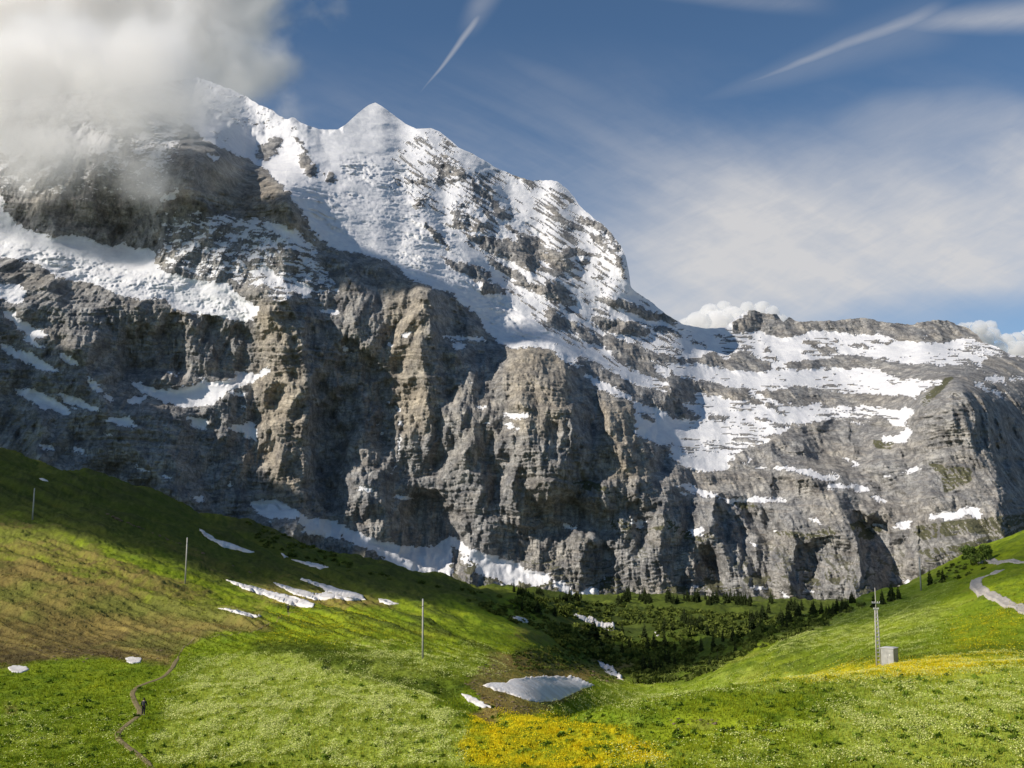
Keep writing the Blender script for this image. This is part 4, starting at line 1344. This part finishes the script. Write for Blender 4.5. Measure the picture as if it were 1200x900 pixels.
# metal cabinet
p, _ = ray(1043, 779.5)
k = p.y / F
o = thing('transformer_cabinet', 'small grey metal cabinet with overhanging lid in the yellow flowers', 'cabinet', p, math.radians(-41))
cw, ch, cdp = 14.5 * k, 19.5 * k, 13.5 * k
cab, t, b = material('painted_cabinet', rough=.6, spec=.3)
co = t.nodes.new('ShaderNodeTexCoord').outputs['Object']
n1 = noise(t, co, 1.5, 5)
t.links.new(mixc(t, n1.ss(.3, .75), (.30, .295, .28), (.41, .40, .38)), b.inputs['Base Color'])
lidm, _, _ = material('cabinet_lid', (.47, .46, .44), .6, .3)
bm = bmesh.new()
box(bm, (0, 0, ch / 2 - .15), (cw, cdp, ch + .1), bevel=.015)
link('body', bm_mesh('body', bm), cab, o)
bm = bmesh.new()
box(bm, (0, 0, ch - .05), (cw * 1.1, cdp * 1.1, .08), bevel=.01)
vsl = [bm.verts.new((sx * cw * .56, sy * cdp * .56, ch + .004)) for sx, sy in ((-1, -1), (1, -1), (1, 1), (-1, 1))]
tp = [bm.verts.new((sx * cw * .40, sy * cdp * .40, ch + .11)) for sx, sy in ((-1, -1), (1, -1), (1, 1), (-1, 1))]
for i in range(4):
    bm.faces.new((vsl[i], vsl[(i + 1) % 4], tp[(i + 1) % 4], tp[i]))
bm.faces.new(tp)
link('roof', bm_mesh('roof', bm), lidm, o)
for sx in (-1, 1):
    bm = bmesh.new()
    box(bm, (sx * cw * .235, -cdp / 2 - .015, ch * .47), (cw * .45, .02, ch * .80), bevel=.006)
    dr_ = link('door', bm_mesh('door', bm), cab, o)
    if sx > 0:
        bm = bmesh.new()
        box(bm, (cw * .05, -cdp / 2 - .04, ch * .47), (.03, .03, .16))
        link('handle', bm_mesh('handle', bm), dmetal, dr_)
        bm = bmesh.new()
        box(bm, (cw * .2, -cdp / 2 - .032, ch * .62), (.16, .01, .13))
        link('plate', bm_mesh('plate', bm), white, dr_)
bm = bmesh.new()
box(bm, (cw / 2 + .012, 0, ch * .5), (.02, cdp * .8, ch * .78), bevel=.005)
link('side_panel', bm_mesh('side_panel', bm), cab, o)

# marker post by the road
p, _ = ray(1192, 717.5)
bm = bmesh.new()
tube(bm, (0, 0, -.2), (0, 0, .85), .05, .045, 8)
tube(bm, (0, 0, .85), (0, 0, .90), .045, .015, 8)
o = link('marker_post', bm_mesh('marker_post', bm), dmetal, label='short dark marker post at the edge of the gravel road', category='post')
o.location = p

# ------------------------------------------------------------------ HIKERS
skin, _, _ = material('skin', (.45, .28, .2), .6, .3)
jacket, _, _ = material('dark_jacket', (.018, .022, .022), .85, .2)
trous, _, _ = material('dark_trousers', (.022, .018, .025), .9, .15)
hairm, _, _ = material('dark_hair', (.02, .014, .01), .7, .3)
boot, _, _ = material('grey_boots', (.32, .30, .27), .8, .2)
pack, _, _ = material('grey_rucksack', (.07, .07, .085), .85, .2)


def skinned(name, verts, edges, radii, mat, parent, sub=1):
    me = bpy.data.meshes.new(name)
    me.from_pydata([Vector(v_) for v_ in verts], edges, [])
    ob = bpy.data.objects.new(name, me)
    COL.objects.link(ob)
    me.materials.append(mat)
    sm_ = ob.modifiers.new('skin', 'SKIN')
    sm_.use_smooth_shade = True
    for i, r_ in enumerate(radii):
        me.skin_vertices[0].data[i].radius = (r_, r_) if not isinstance(r_, tuple) else r_
    me.skin_vertices[0].data[0].use_root = True
    s_ = ob.modifiers.new('sub', 'SUBSURF')
    s_.levels = s_.render_levels = sub
    if parent:
        ob.parent = parent
    return ob


def hiker(px_, py_, label, rz, stride, scale):
    p, _ = ray(px_, py_)
    root = thing('person', label, 'person', p, rz, 'hikers on the footpath')
    root.scale = (scale,) * 3
    a = stride
    V_ = [(0, 0, .95), (0, 0, 1.12), (0, .01, 1.30), (0, .02, 1.46), (0, .01, 1.55), (0, 0, 1.64), (0, -.01, 1.73),
          (-.09, 0, .90), (-.10, a * .5, .50), (-.10, a * .55 - .08, .09), (-.10, a * .55 + .06, .04),
          (.09, 0, .90), (.10, -a * .3, .50), (.10, -a * .9, .12), (.10, -a * .8, .06),
          (-.19, .01, 1.42), (-.27, -.04, 1.15), (-.30, .06, .93), (-.30, .10, .84),
          (.19, .01, 1.42), (.28, .02, 1.15), (.31, .14, .94), (.31, .17, .85)]
    E_ = [(0, 1), (1, 2), (2, 3), (3, 4), (4, 5), (5, 6), (0, 7), (7, 8), (8, 9), (9, 10), (0, 11), (11, 12), (12, 13), (13, 14), (3, 15), (15, 16), (16, 17), (17, 18), (3, 19), (19, 20), (20, 21), (21, 22)]
    R_ = [.12, .12, .13, .10, .055, .095, .075, .09, .06, .04, .04, .09, .06, .04, .04, .055, .042, .03, .038, .055, .042, .03, .038]
    skinned('body', V_, E_, R_, skin, root)
    ji = [0, 1, 2, 3, 15, 16, 17, 19, 20, 21]
    mp = {v_: i for i, v_ in enumerate(ji)}
    skinned('jacket', [V_[i] for i in ji], [(mp[a_], mp[b_]) for a_, b_ in E_ if a_ in mp and b_ in mp],
            [.17, .165, .18, .14, .09, .075, .06, .09, .075, .06], jacket, root)
    ti = [0, 7, 8, 9, 11, 12, 13]
    mp = {v_: i for i, v_ in enumerate(ti)}
    skinned('trousers', [V_[i] for i in ti], [(mp[a_], mp[b_]) for a_, b_ in E_ if a_ in mp and b_ in mp], [.15, .12, .09, .065, .12, .09, .065], trous, root)
    bm = bmesh.new()
    ico(bm, (0, -.03, 1.70), .125, 3, .9, 1.0, 1.0)
    link('hair', bm_mesh('hair', bm, True), hairm, root)
    for fx, fy_, fz in ((-.10, a * .55, .05), (.10, -a * .85, .07)):
        bm = bmesh.new()
        ico(bm, (fx, fy_, fz), .1, 2, .55, 1.4, .6)
        link('boot', bm_mesh('boot', bm, True), boot, root)
    bm = bmesh.new()
    box(bm, (0, -.20, 1.26), (.30, .18, .42), bevel=.05)
    link('rucksack', bm_mesh('rucksack', bm), pack, root)


hiker(168, 838, 'person in dark jacket and trousers walking up the narrow footpath in the near meadow', math.radians(12), .22, 1.05)
hiker(337.5, 718.5, 'tiny dark-clothed person far up the slope just below the long snow strip', math.radians(20), .18, 1.05)

# ------------------------------------------------------------------ TREES
bark, _, _ = material('bark', (.07, .055, .045), .9, .1)


def foliage_mat(name, c1, c2):
    m, t, b = material(name, rough=.9, spec=.08)
    oi = t.nodes.new('ShaderNodeObjectInfo')
    f_ = X(t, oi.outputs['Random'])
    n_ = noise(t, t.nodes.new('ShaderNodeTexCoord').outputs['Object'], 1.2, 3)
    t.links.new(mixc(t, (f_ * .5 + n_ * .6).cl(), c1, c2), b.inputs['Base Color'])
    return m


spruce_m = foliage_mat('spruce_needles', (.020, .032, .010), (.055, .075, .022))
leaf_m = foliage_mat('green_leaves', (.12, .17, .03), (.22, .28, .06))


def spruce_meshes(seed, H=10.0, R_=2.0):
    r = np.random.default_rng(seed)
    bm = bmesh.new()
    tube(bm, (0, 0, -.5), (0, 0, H * .97), .17, .03, 7)
    tr = bm_mesh('trunk', bm, True)
    Vv, Ff = [], []
    lv = 24
    for i in range(lv):
        f_ = i / (lv - 1)
        z_ = H * (.06 + .92 * f_)
        rr = R_ * (1 - f_) ** .85 * r.uniform(.72, 1.15) + .08
        n = int(11 - 6 * f_)
        for j in range(n):
            a_ = r.uniform(0, 2 * math.pi)
            L = rr * r.uniform(.65, 1.15)
            d_ = np.array([math.cos(a_), math.sin(a_), 0])
            s_ = np.array([-d_[1], d_[0], 0])
            w_ = L * r.uniform(.22, .36) + .06
            b0 = np.array([0, 0, z_])
            mid = b0 + d_ * L * .55 + np.array([0, 0, -.10 * L])
            tip = b0 + d_ * L + np.array([0, 0, -.38 * L - .1])
            base = len(Vv)
            Vv += [b0, mid + s_ * w_, tip, mid - s_ * w_, mid + np.array([0, 0, -.34 * L - .12])]
            Ff += [(base, base + 1, base + 2), (base, base + 2, base + 3), (base, base + 4, base + 2)]
    top = len(Vv)
    Vv += [np.array([.07, 0, H * .93]), np.array([-.05, .05, H * .93]), np.array([-.02, -.06, H * .93]), np.array([0, 0, H * 1.04])]
    Ff += [(top, top + 1, top + 3), (top + 1, top + 2, top + 3), (top + 2, top, top + 3)]
    return tr, raw_mesh('crown', np.array(Vv), np.array(Ff))


def broad_meshes(seed, H=5.0, R_=2.4):
    r = np.random.default_rng(seed)
    bm = bmesh.new()
    tube(bm, (0, 0, -.4), (0, 0, H * .5), .16, .08, 7)
    for i in range(5):
        a_ = r.uniform(0, 6.28)
        tube(bm, (0, 0, H * r.uniform(.15, .45)), (math.cos(a_) * R_ * .6, math.sin(a_) * R_ * .6, H * r.uniform(.5, .85)), .07, .02, 5)
    tr = bm_mesh('trunk', bm, True)
    cl_ = [(r.normal(0, R_ * .42), r.normal(0, R_ * .42), H * r.uniform(.3, .86), r.uniform(.4, .85)) for _ in range(22)]
    Vv, Ff = [], []
    for cx, cy, cz, cr in cl_:
        for _ in range(60):
            v_ = r.normal(0, 1, 3)
            v_ = v_ / np.linalg.norm(v_) * cr * r.uniform(.6, 1.1)
            c_ = np.array([cx, cy, cz]) + v_
            a_, b2 = r.normal(0, .16, 3), r.normal(0, .16, 3)
            k_ = len(Vv)
            Vv += [c_ + a_, c_ + b2, c_ - a_, c_ - b2]
            Ff += [(k_, k_ + 1, k_ + 2, k_ + 3)]
    return tr, raw_mesh('crown', np.array(Vv), np.array(Ff))


SPM = [spruce_meshes(s, 10, R_) for s, R_ in ((1, 1.9), (2, 2.3), (3, 1.6), (4, 2.8))]
BR = [broad_meshes(s, 5, R_) for s, R_ in ((5, 2.0), (6, 2.6))]
for tr, cr in SPM:
    tr.materials.append(bark)
    cr.materials.append(spruce_m)
for tr, cr in BR:
    tr.materials.append(bark)
    cr.materials.append(leaf_m)


def plant(kind, var, px_, py_, hpx, label, group, wide=1.0, maxd=None):
    try:
        p, _ = ray(px_, py_)
    except RuntimeError:
        return
    if maxd and p.y > maxd:
        return
    tr, cr = (SPM if kind == 'spruce' else BR)[var]
    Hm = 10.0 if kind == 'spruce' else 5.0
    s_ = hpx * p.y / F / Hm * (1.2 if hpx < 16 else 1.0)
    o_ = thing('spruce_tree' if kind == 'spruce' else 'broadleaf_tree', label, 'tree', p - Vector((0, 0, .05)), rng.uniform(0, 6.28), group)
    o_.scale = (s_ * wide, s_ * wide, s_)
    for nm, me in (('trunk', tr), ('crown', cr)):
        c_ = bpy.data.objects.new(nm, me)
        COL.objects.link(c_)
        c_.parent = o_


for px_, py_, h_, var, wd, lab in [
        (696, 753, 29, 3, 1.3, "widest and tallest dark spruce in front of the valley snow strip"),
        (711, 749, 14, 1, 1.1, "small dark spruce right beside the widest valley spruce"),
        (729, 746, 17, 1, 1.2, "medium dark spruce standing right behind the valley snow strip"),
        (612, 716, 12, 0, 1.0, "lone slim spruce on the grassy shoulder at the left of the valley wood"),
        (630, 719, 14, 3, 1.3, "broad dark spruce on the grassy shoulder beside the lone slim one"),
        (650, 722, 11, 1, 1.2, "low spruce on the shoulder a little right of the broad dark one"),
        (822, 763, 17, 1, 1.1, "left one of the two dark spruces low in the valley by the right hill"),
        (836, 761, 21, 0, 1.0, "taller slender spruce low in the valley by the foot of the right hill"),
        (847, 752, 13, 2, 1.1, "slim spruce just behind the tall slender valley one"),
        (862, 767, 13, 1, 1.2, "reddish-dark small spruce alone on the flank of the right hill"),
        (841, 778, 13, 2, 1.0, "lowest small spruce on the flank of the right hill"),
        (832, 780, 11, 3, 1.0, "short bushy spruce at the bottom beside the lowest small one"),
        (859, 751, 19, 1, 1.0, "tall dark spruce at the valley end of the right hill flank"),
        (1090, 685, 20, 0, 1.2, "slim dark spruce just right of the crest pole"),
        (1105, 681, 13, 1, 1.2, "small dark spruce on the right crest before the rock face"),
        (1045, 704, 22, 3, 1.1, "tallest dark spruce of the clump behind the right crest"),
        (1034, 708, 18, 1, 1.2, "left spruce of the clump behind the right crest"),
        (1053, 702, 15, 0, 1.2, "right spruce of the clump behind the right crest"),
        (1024, 712, 15, 1, 1.1, "short spruce at the left end of the crest clump")]:
    plant('spruce', var, px_, py_, h_, lab, 'spruces standing out in the valley', wd)
for px_, py_, h_, var, lab in [(1138, 660, 22, 1, "left bushy green tree above the gravel bend on the right crest"),
                               (1156, 657, 21, 0, "right bushy green tree above the gravel bend on the right crest"),
                               (1147, 661, 12, 1, "low green bush between the two crest trees")]:
    plant('broad', var, px_, py_ + 1.5, h_, lab, 'green trees on the right crest', 1.0)


def rand_poly(s, n):
    P = np.array(pts(s))
    x0, y0 = P.min(0)
    x1, y1 = P.max(0)
    out = []
    while len(out) < n:
        x, y = rng.uniform(x0, x1), rng.uniform(y0, y1)
        ins = False
        for i in range(len(P)):
            (xa, ya), (xb, yb) = P[i], P[(i + 1) % len(P)]
            if (ya > y) != (yb > y) and x < (xb - xa) * (y - ya) / (yb - ya) + xa:
                ins = not ins
        if ins:
            out.append((x, y))
    return out


for s, n, (h0, h1), lab, grp in [
        ("600,692 640,696 700,702 745,707 745,711 690,708 640,702 600,698", 42, (5, 10), "tiny dark spruce in the row along the foot of the snow apron", "row of spruces at the foot of the wall"),
        ("720,700 800,699 905,704 912,716 850,712 800,708 730,708", 84, (6, 13), "small dark spruce in the scattered wood below the rock wall", "scattered wood below the wall"),
        ("900,714 960,712 1010,702 1018,712 980,726 900,742 860,746", 60, (9, 15), "dark spruce in the dense wood edge behind the right crest", "dense wood behind the right crest"),
        ("700,745 760,742 800,752 800,775 770,790 740,785 710,765", 22, (9, 16), "dark tree low in the scrubby valley bottom", "trees in the valley bottom"),
        ("740,725 860,728 880,742 850,750 790,745 750,738", 34, (7, 13), "small dark tree on the middle valley floor", "trees on the middle valley floor")]:
    hubs = rand_poly(s, max(6, n // 3))
    good = rand_poly(s, n * 30)
    good = sorted(good, key=lambda q: min((q[0] - hx) ** 2 / 120 + (q[1] - hy) ** 2 / 9 for hx, hy in hubs) + rng.uniform(0, .5))[:n * 5]
    for x, y in [good[int(k_)] for k_ in rng.choice(len(good), n, replace=False)]:
        plant('spruce', int(rng.integers(0, 4)), x, y, rng.uniform(h0, h1), lab, grp, rng.uniform(.9, 1.4))


# ------------------------------------------------------------------ SCRUB, GRASS AND FLOWERS
def quads_from(Cc, Uu, Vv_):
    P = np.stack([Cc + Uu, Cc + Vv_, Cc - Uu, Cc - Vv_], 1).reshape(-1, 3)
    return P, np.arange(len(P)).reshape(-1, 4)


def leafy(name, centers, radii, nleaf, leaf, col_a, col_b, mat, flat=.75, **props):
    n = len(centers)
    c = np.repeat(np.array(centers), nleaf, 0)
    r_ = np.repeat(np.array(radii), nleaf)
    d = rng.normal(0, 1, (n * nleaf, 3))
    d /= np.linalg.norm(d, axis=1, keepdims=True)
    d[:, 2] = np.abs(d[:, 2]) * flat
    c = c + d * (r_ * rng.uniform(.55, 1.05, n * nleaf))[:, None]
    s = (r_ * leaf)[:, None]
    u, v = rng.normal(0, 1, c.shape) * s, rng.normal(0, 1, c.shape) * s
    P, Fq = quads_from(c, u, v)
    k = np.clip(np.repeat(rng.random(n), nleaf) * .7 + rng.random(n * nleaf) * .3, 0, 1)[:, None]
    colr = np.repeat(np.array(col_a) * (1 - k) + np.array(col_b) * k, 4, 0)
    return link(name, raw_mesh(name, P, Fq, {'col': colr}), mat, kind='stuff', **props)


def col_mat(name, rough=.9, trans=0.0):
    m, t, b = material(name, rough=rough, spec=.05)
    a_ = attr(t, 'col', True)
    t.links.new(a_, b.inputs['Base Color'])
    if trans:
        tb = t.nodes.new('ShaderNodeBsdfTranslucent')
        t.links.new(a_, tb.inputs[0])
        mx = t.nodes.new('ShaderNodeMixShader')
        mx.inputs[0].default_value = trans
        t.links.new(b.outputs[0], mx.inputs[1])
        t.links.new(tb.outputs[0], mx.inputs[2])
        t.links.new(mx.outputs[0], t.nodes['Material Output'].inputs['Surface'])
    return m


scm = col_mat('scrub_leaves', .9, .2)
cen, rad = [], []
for s, n, (r0, r1) in [
        ("640,730 700,735 760,742 820,752 815,775 790,800 740,802 735,790 700,772 660,760 640,742", 330, (1.0, 2.6)),
        ("600,700 700,708 800,716 900,722 900,742 850,748 780,742 700,728 620,718 600,710", 300, (1.4, 3.2)),
        ("540,700 620,712 660,735 700,760 740,790 700,775 640,745 560,712", 260, (.6, 1.4)),
        ("900,722 1000,712 1020,708 960,735 880,765 830,790 800,800 805,780 860,750", 260, (.8, 2.0)),
        ("600,765 650,757 700,768 735,795 700,798 660,785 600,785", 300, (.35, .9)), ("1100,668 1150,650 1160,664 1120,680 1095,688", 45, (.5, 1.1)),
        ("270,560 380,640 420,668 600,700 600,703 420,674 300,640", 120, (.8, 1.6))]:
    for x, y in rand_poly(s, n):
        try:
            p, _ = ray(x, y)
        except RuntimeError:
            continue
        cen.append(p[:])
        rad.append(rng.uniform(r0, r1) * (p.y / 500) ** .4)
leafy('alder_scrub', cen, rad, 46, .20, (.040, .060, .012), (.16, .19, .038), scm)

PATHM = canvas(0)
for _lab, s_, _t in SNOWS:
    fill(PATHM, pts(s_), 1.0)
hp_, hr_ = [], []
for x, y in rand_poly("-40,905 -40,775 200,790 560,800 600,850 760,805 1240,775 1240,905", 800):
    try:
        p, _ = ray(x, y)
    except RuntimeError:
        continue
    if PATHM[int(y) - MY0, int(x) - MX0] > .5:
        continue
    hp_.append(p[:])
    hr_.append(rng.uniform(.12, .38))
leafy('meadow_herbs', hp_, hr_, 16, .42, (.095, .15, .014), (.18, .26, .03), scm, .8)

for (xa, ya), (xb, yb) in zip(FP[:-1], FP[1:]):
    fill(PATHM, [(xa - 4.5, ya - 1.5), (xa + 4.5, ya - 1.5), (xb + 4.5, yb + 1.5), (xb - 4.5, yb + 1.5)], 1.0)
    fill(PATHM, [(xa, ya - 2.5), (xa, ya + 2.5), (xb, yb + 2.5), (xb, yb - 2.5)], 1.0)
for _lab, s_, _t in SNOWS:
    fill(PATHM, pts(s_), 1.0)
offpath = 1 - sample(PATHM, gpx0, zpy(Gz / Gy))[:-1, :-1]

# grass tufts over the near meadow, from the ground mesh itself
R_, Cn = Gx.shape
cellw = np.zeros((R_ - 1, Cn - 1))
ax_ = np.abs((Gx[:-1, 1:] - Gx[:-1, :-1]) * (Gy[1:, :-1] - Gy[:-1, :-1]))
cy_, cx_ = Gy[:-1, :-1], gpx0[:-1, :-1]
inside = (cx_ > -60) & (cx_ < 1260)


def scatter(weight, n):
    w_ = (weight * ax_ * inside * (.05 + .95 * offpath)).ravel()
    w_ = w_ / w_.sum()
    idx = rng.choice(len(w_), n, p=w_)
    i, j = np.divmod(idx, Cn - 1)
    a_, b2 = rng.random(n), rng.random(n)

    def bl(A):
        A = np.asarray(A)
        k = A.ndim - 2
        aa, bb = (a_.reshape(-1, *([1] * k)), b2.reshape(-1, *([1] * k)))
        return (A[i, j] * (1 - aa) * (1 - bb) + A[i + 1, j] * aa * (1 - bb) + A[i, j + 1] * (1 - aa) * bb + A[i + 1, j + 1] * aa * bb)
    return bl(GP), bl(Yg), i, j


dens_near = sstep(40, 70, cy_) * (1 - sstep(170, 300, cy_)) * np.minimum((110 / np.maximum(cy_, 60)) ** 1.6, 1.6)
bare = 1 - .6 * sstep(.3, .8, gbr[:-1, :-1])
NT = 150000
P0, C0, ii, jj = scatter(dens_near * bare * (.03 + .97 * offpath), NT)
NB = 4
P = np.repeat(P0, NB, 0)
Cc = np.repeat(C0, NB, 0)
n = len(P)
hgt = np.repeat(np.clip(rng.normal(.20, .07, NT), .08, .5) * (1 + .9 * sstep(-.1, .5, fbm(P0[:, 0] / 2.5, P0[:, 1] / 4, 3))), NB) * rng.uniform(.6, 1.1, n)
P = P + rng.normal(0, .07, (n, 3)) * [1, 1, 0]
az = rng.uniform(0, 2 * np.pi, n)
side = np.stack([np.cos(az), np.sin(az), az * 0], 1) * (rng.uniform(.025, .06, n))[:, None]
lean = np.stack([rng.normal(0, .35, n), rng.normal(0, .35, n), np.ones(n)], 1) * hgt[:, None]
tri = np.stack([P - side - [0, 0, .03], P + side - [0, 0, .03], P + lean], 1).reshape(-1, 3)
var = rng.uniform(.78, 1.28, (n, 1)) * np.stack([rng.uniform(.85, 1.25, n), np.ones(n), rng.uniform(.6, 1.2, n)], 1)
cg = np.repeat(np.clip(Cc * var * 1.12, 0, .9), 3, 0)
grm = col_mat('grass_blades', .9, .35)
link('meadow_grass', raw_mesh('meadow_grass', tri, np.arange(n * 3).reshape(-1, 3), {'col': cg}), grm, kind='stuff')


def flowers(name, weight, n, cols, rr, hh, spread=.0, **pr):
    P0, _, _, _ = scatter(weight, n)
    c = P0 + np.stack([rng.normal(0, .05, n), rng.normal(0, .05, n), rng.uniform(*hh, n)], 1)
    r_ = rng.uniform(*rr, n)[:, None]
    a_ = rng.uniform(0, 2 * np.pi, n)
    u = np.stack([np.cos(a_), np.sin(a_), rng.normal(0, .35, n)], 1) * r_
    v = np.stack([-np.sin(a_), np.cos(a_), rng.normal(0, .35, n)], 1) * r_
    P, Fq = quads_from(c, u, v)
    k = rng.random((n, 1))
    cc = np.repeat(np.array(cols[0]) * (1 - k) + np.array(cols[1]) * k, 4, 0)
    return link(name, raw_mesh(name, P, Fq, {'col': cc}), col_mat(name, .8, .3), kind='stuff', **pr)


cl1 = fbm(Gx / 2.2, Gy / 5.0, 4, .65)[:-1, :-1]
cl2 = fbm(Gx / 12, Gy / 9.0, 3, .6)[:-1, :-1]
nearf = (1 - sstep(190, 330, cy_)) * sstep(50, 70, cy_)
ww = np.clip(gw_[:-1, :-1], 0, 1) * sstep(-.15, .35, cl1 + cl2 * .5) * nearf
flowers('white_flowers', ww, 170000, ((.82, .80, .36), (.52, .62, .12)), (.032, .078), (.18, .42))
yw = np.clip(gyel[:-1, :-1], 0, 1) ** 1.3 * sstep(-.3, .3, cl1 + cl2 * .4) * nearf
flowers('yellow_flowers', yw, 62000, ((.88, .66, .01), (.84, .72, .03)), (.03, .07), (.15, .36))

# clods and stones on the bare bank of the gully
stm, t, b = material('clods', (.16, .12, .075), .95, .05)
bm = bmesh.new()
for s, n in (("540,798 570,775 600,790 566,800 560,812 580,815 600,820 625,828 640,836 600,838 570,830", 130), ("690,786 735,798 700,802", 12), ("780,842 850,842 850,849 790,850", 20),
             ("20,755 200,760 200,780 60,775", 40), ("120,600 340,690 330,686 130,606", 40)):
    for x, y in rand_poly(s, n):
        try:
            p, _ = ray(x, y)
        except RuntimeError:
            continue
        r_ = rng.uniform(.08, .3) * p.y / 150
        ico(bm, p, r_, 1, 1.3, 1, .6, .5, x)
link('stones', bm_mesh('stones', bm), stm, kind='stuff')
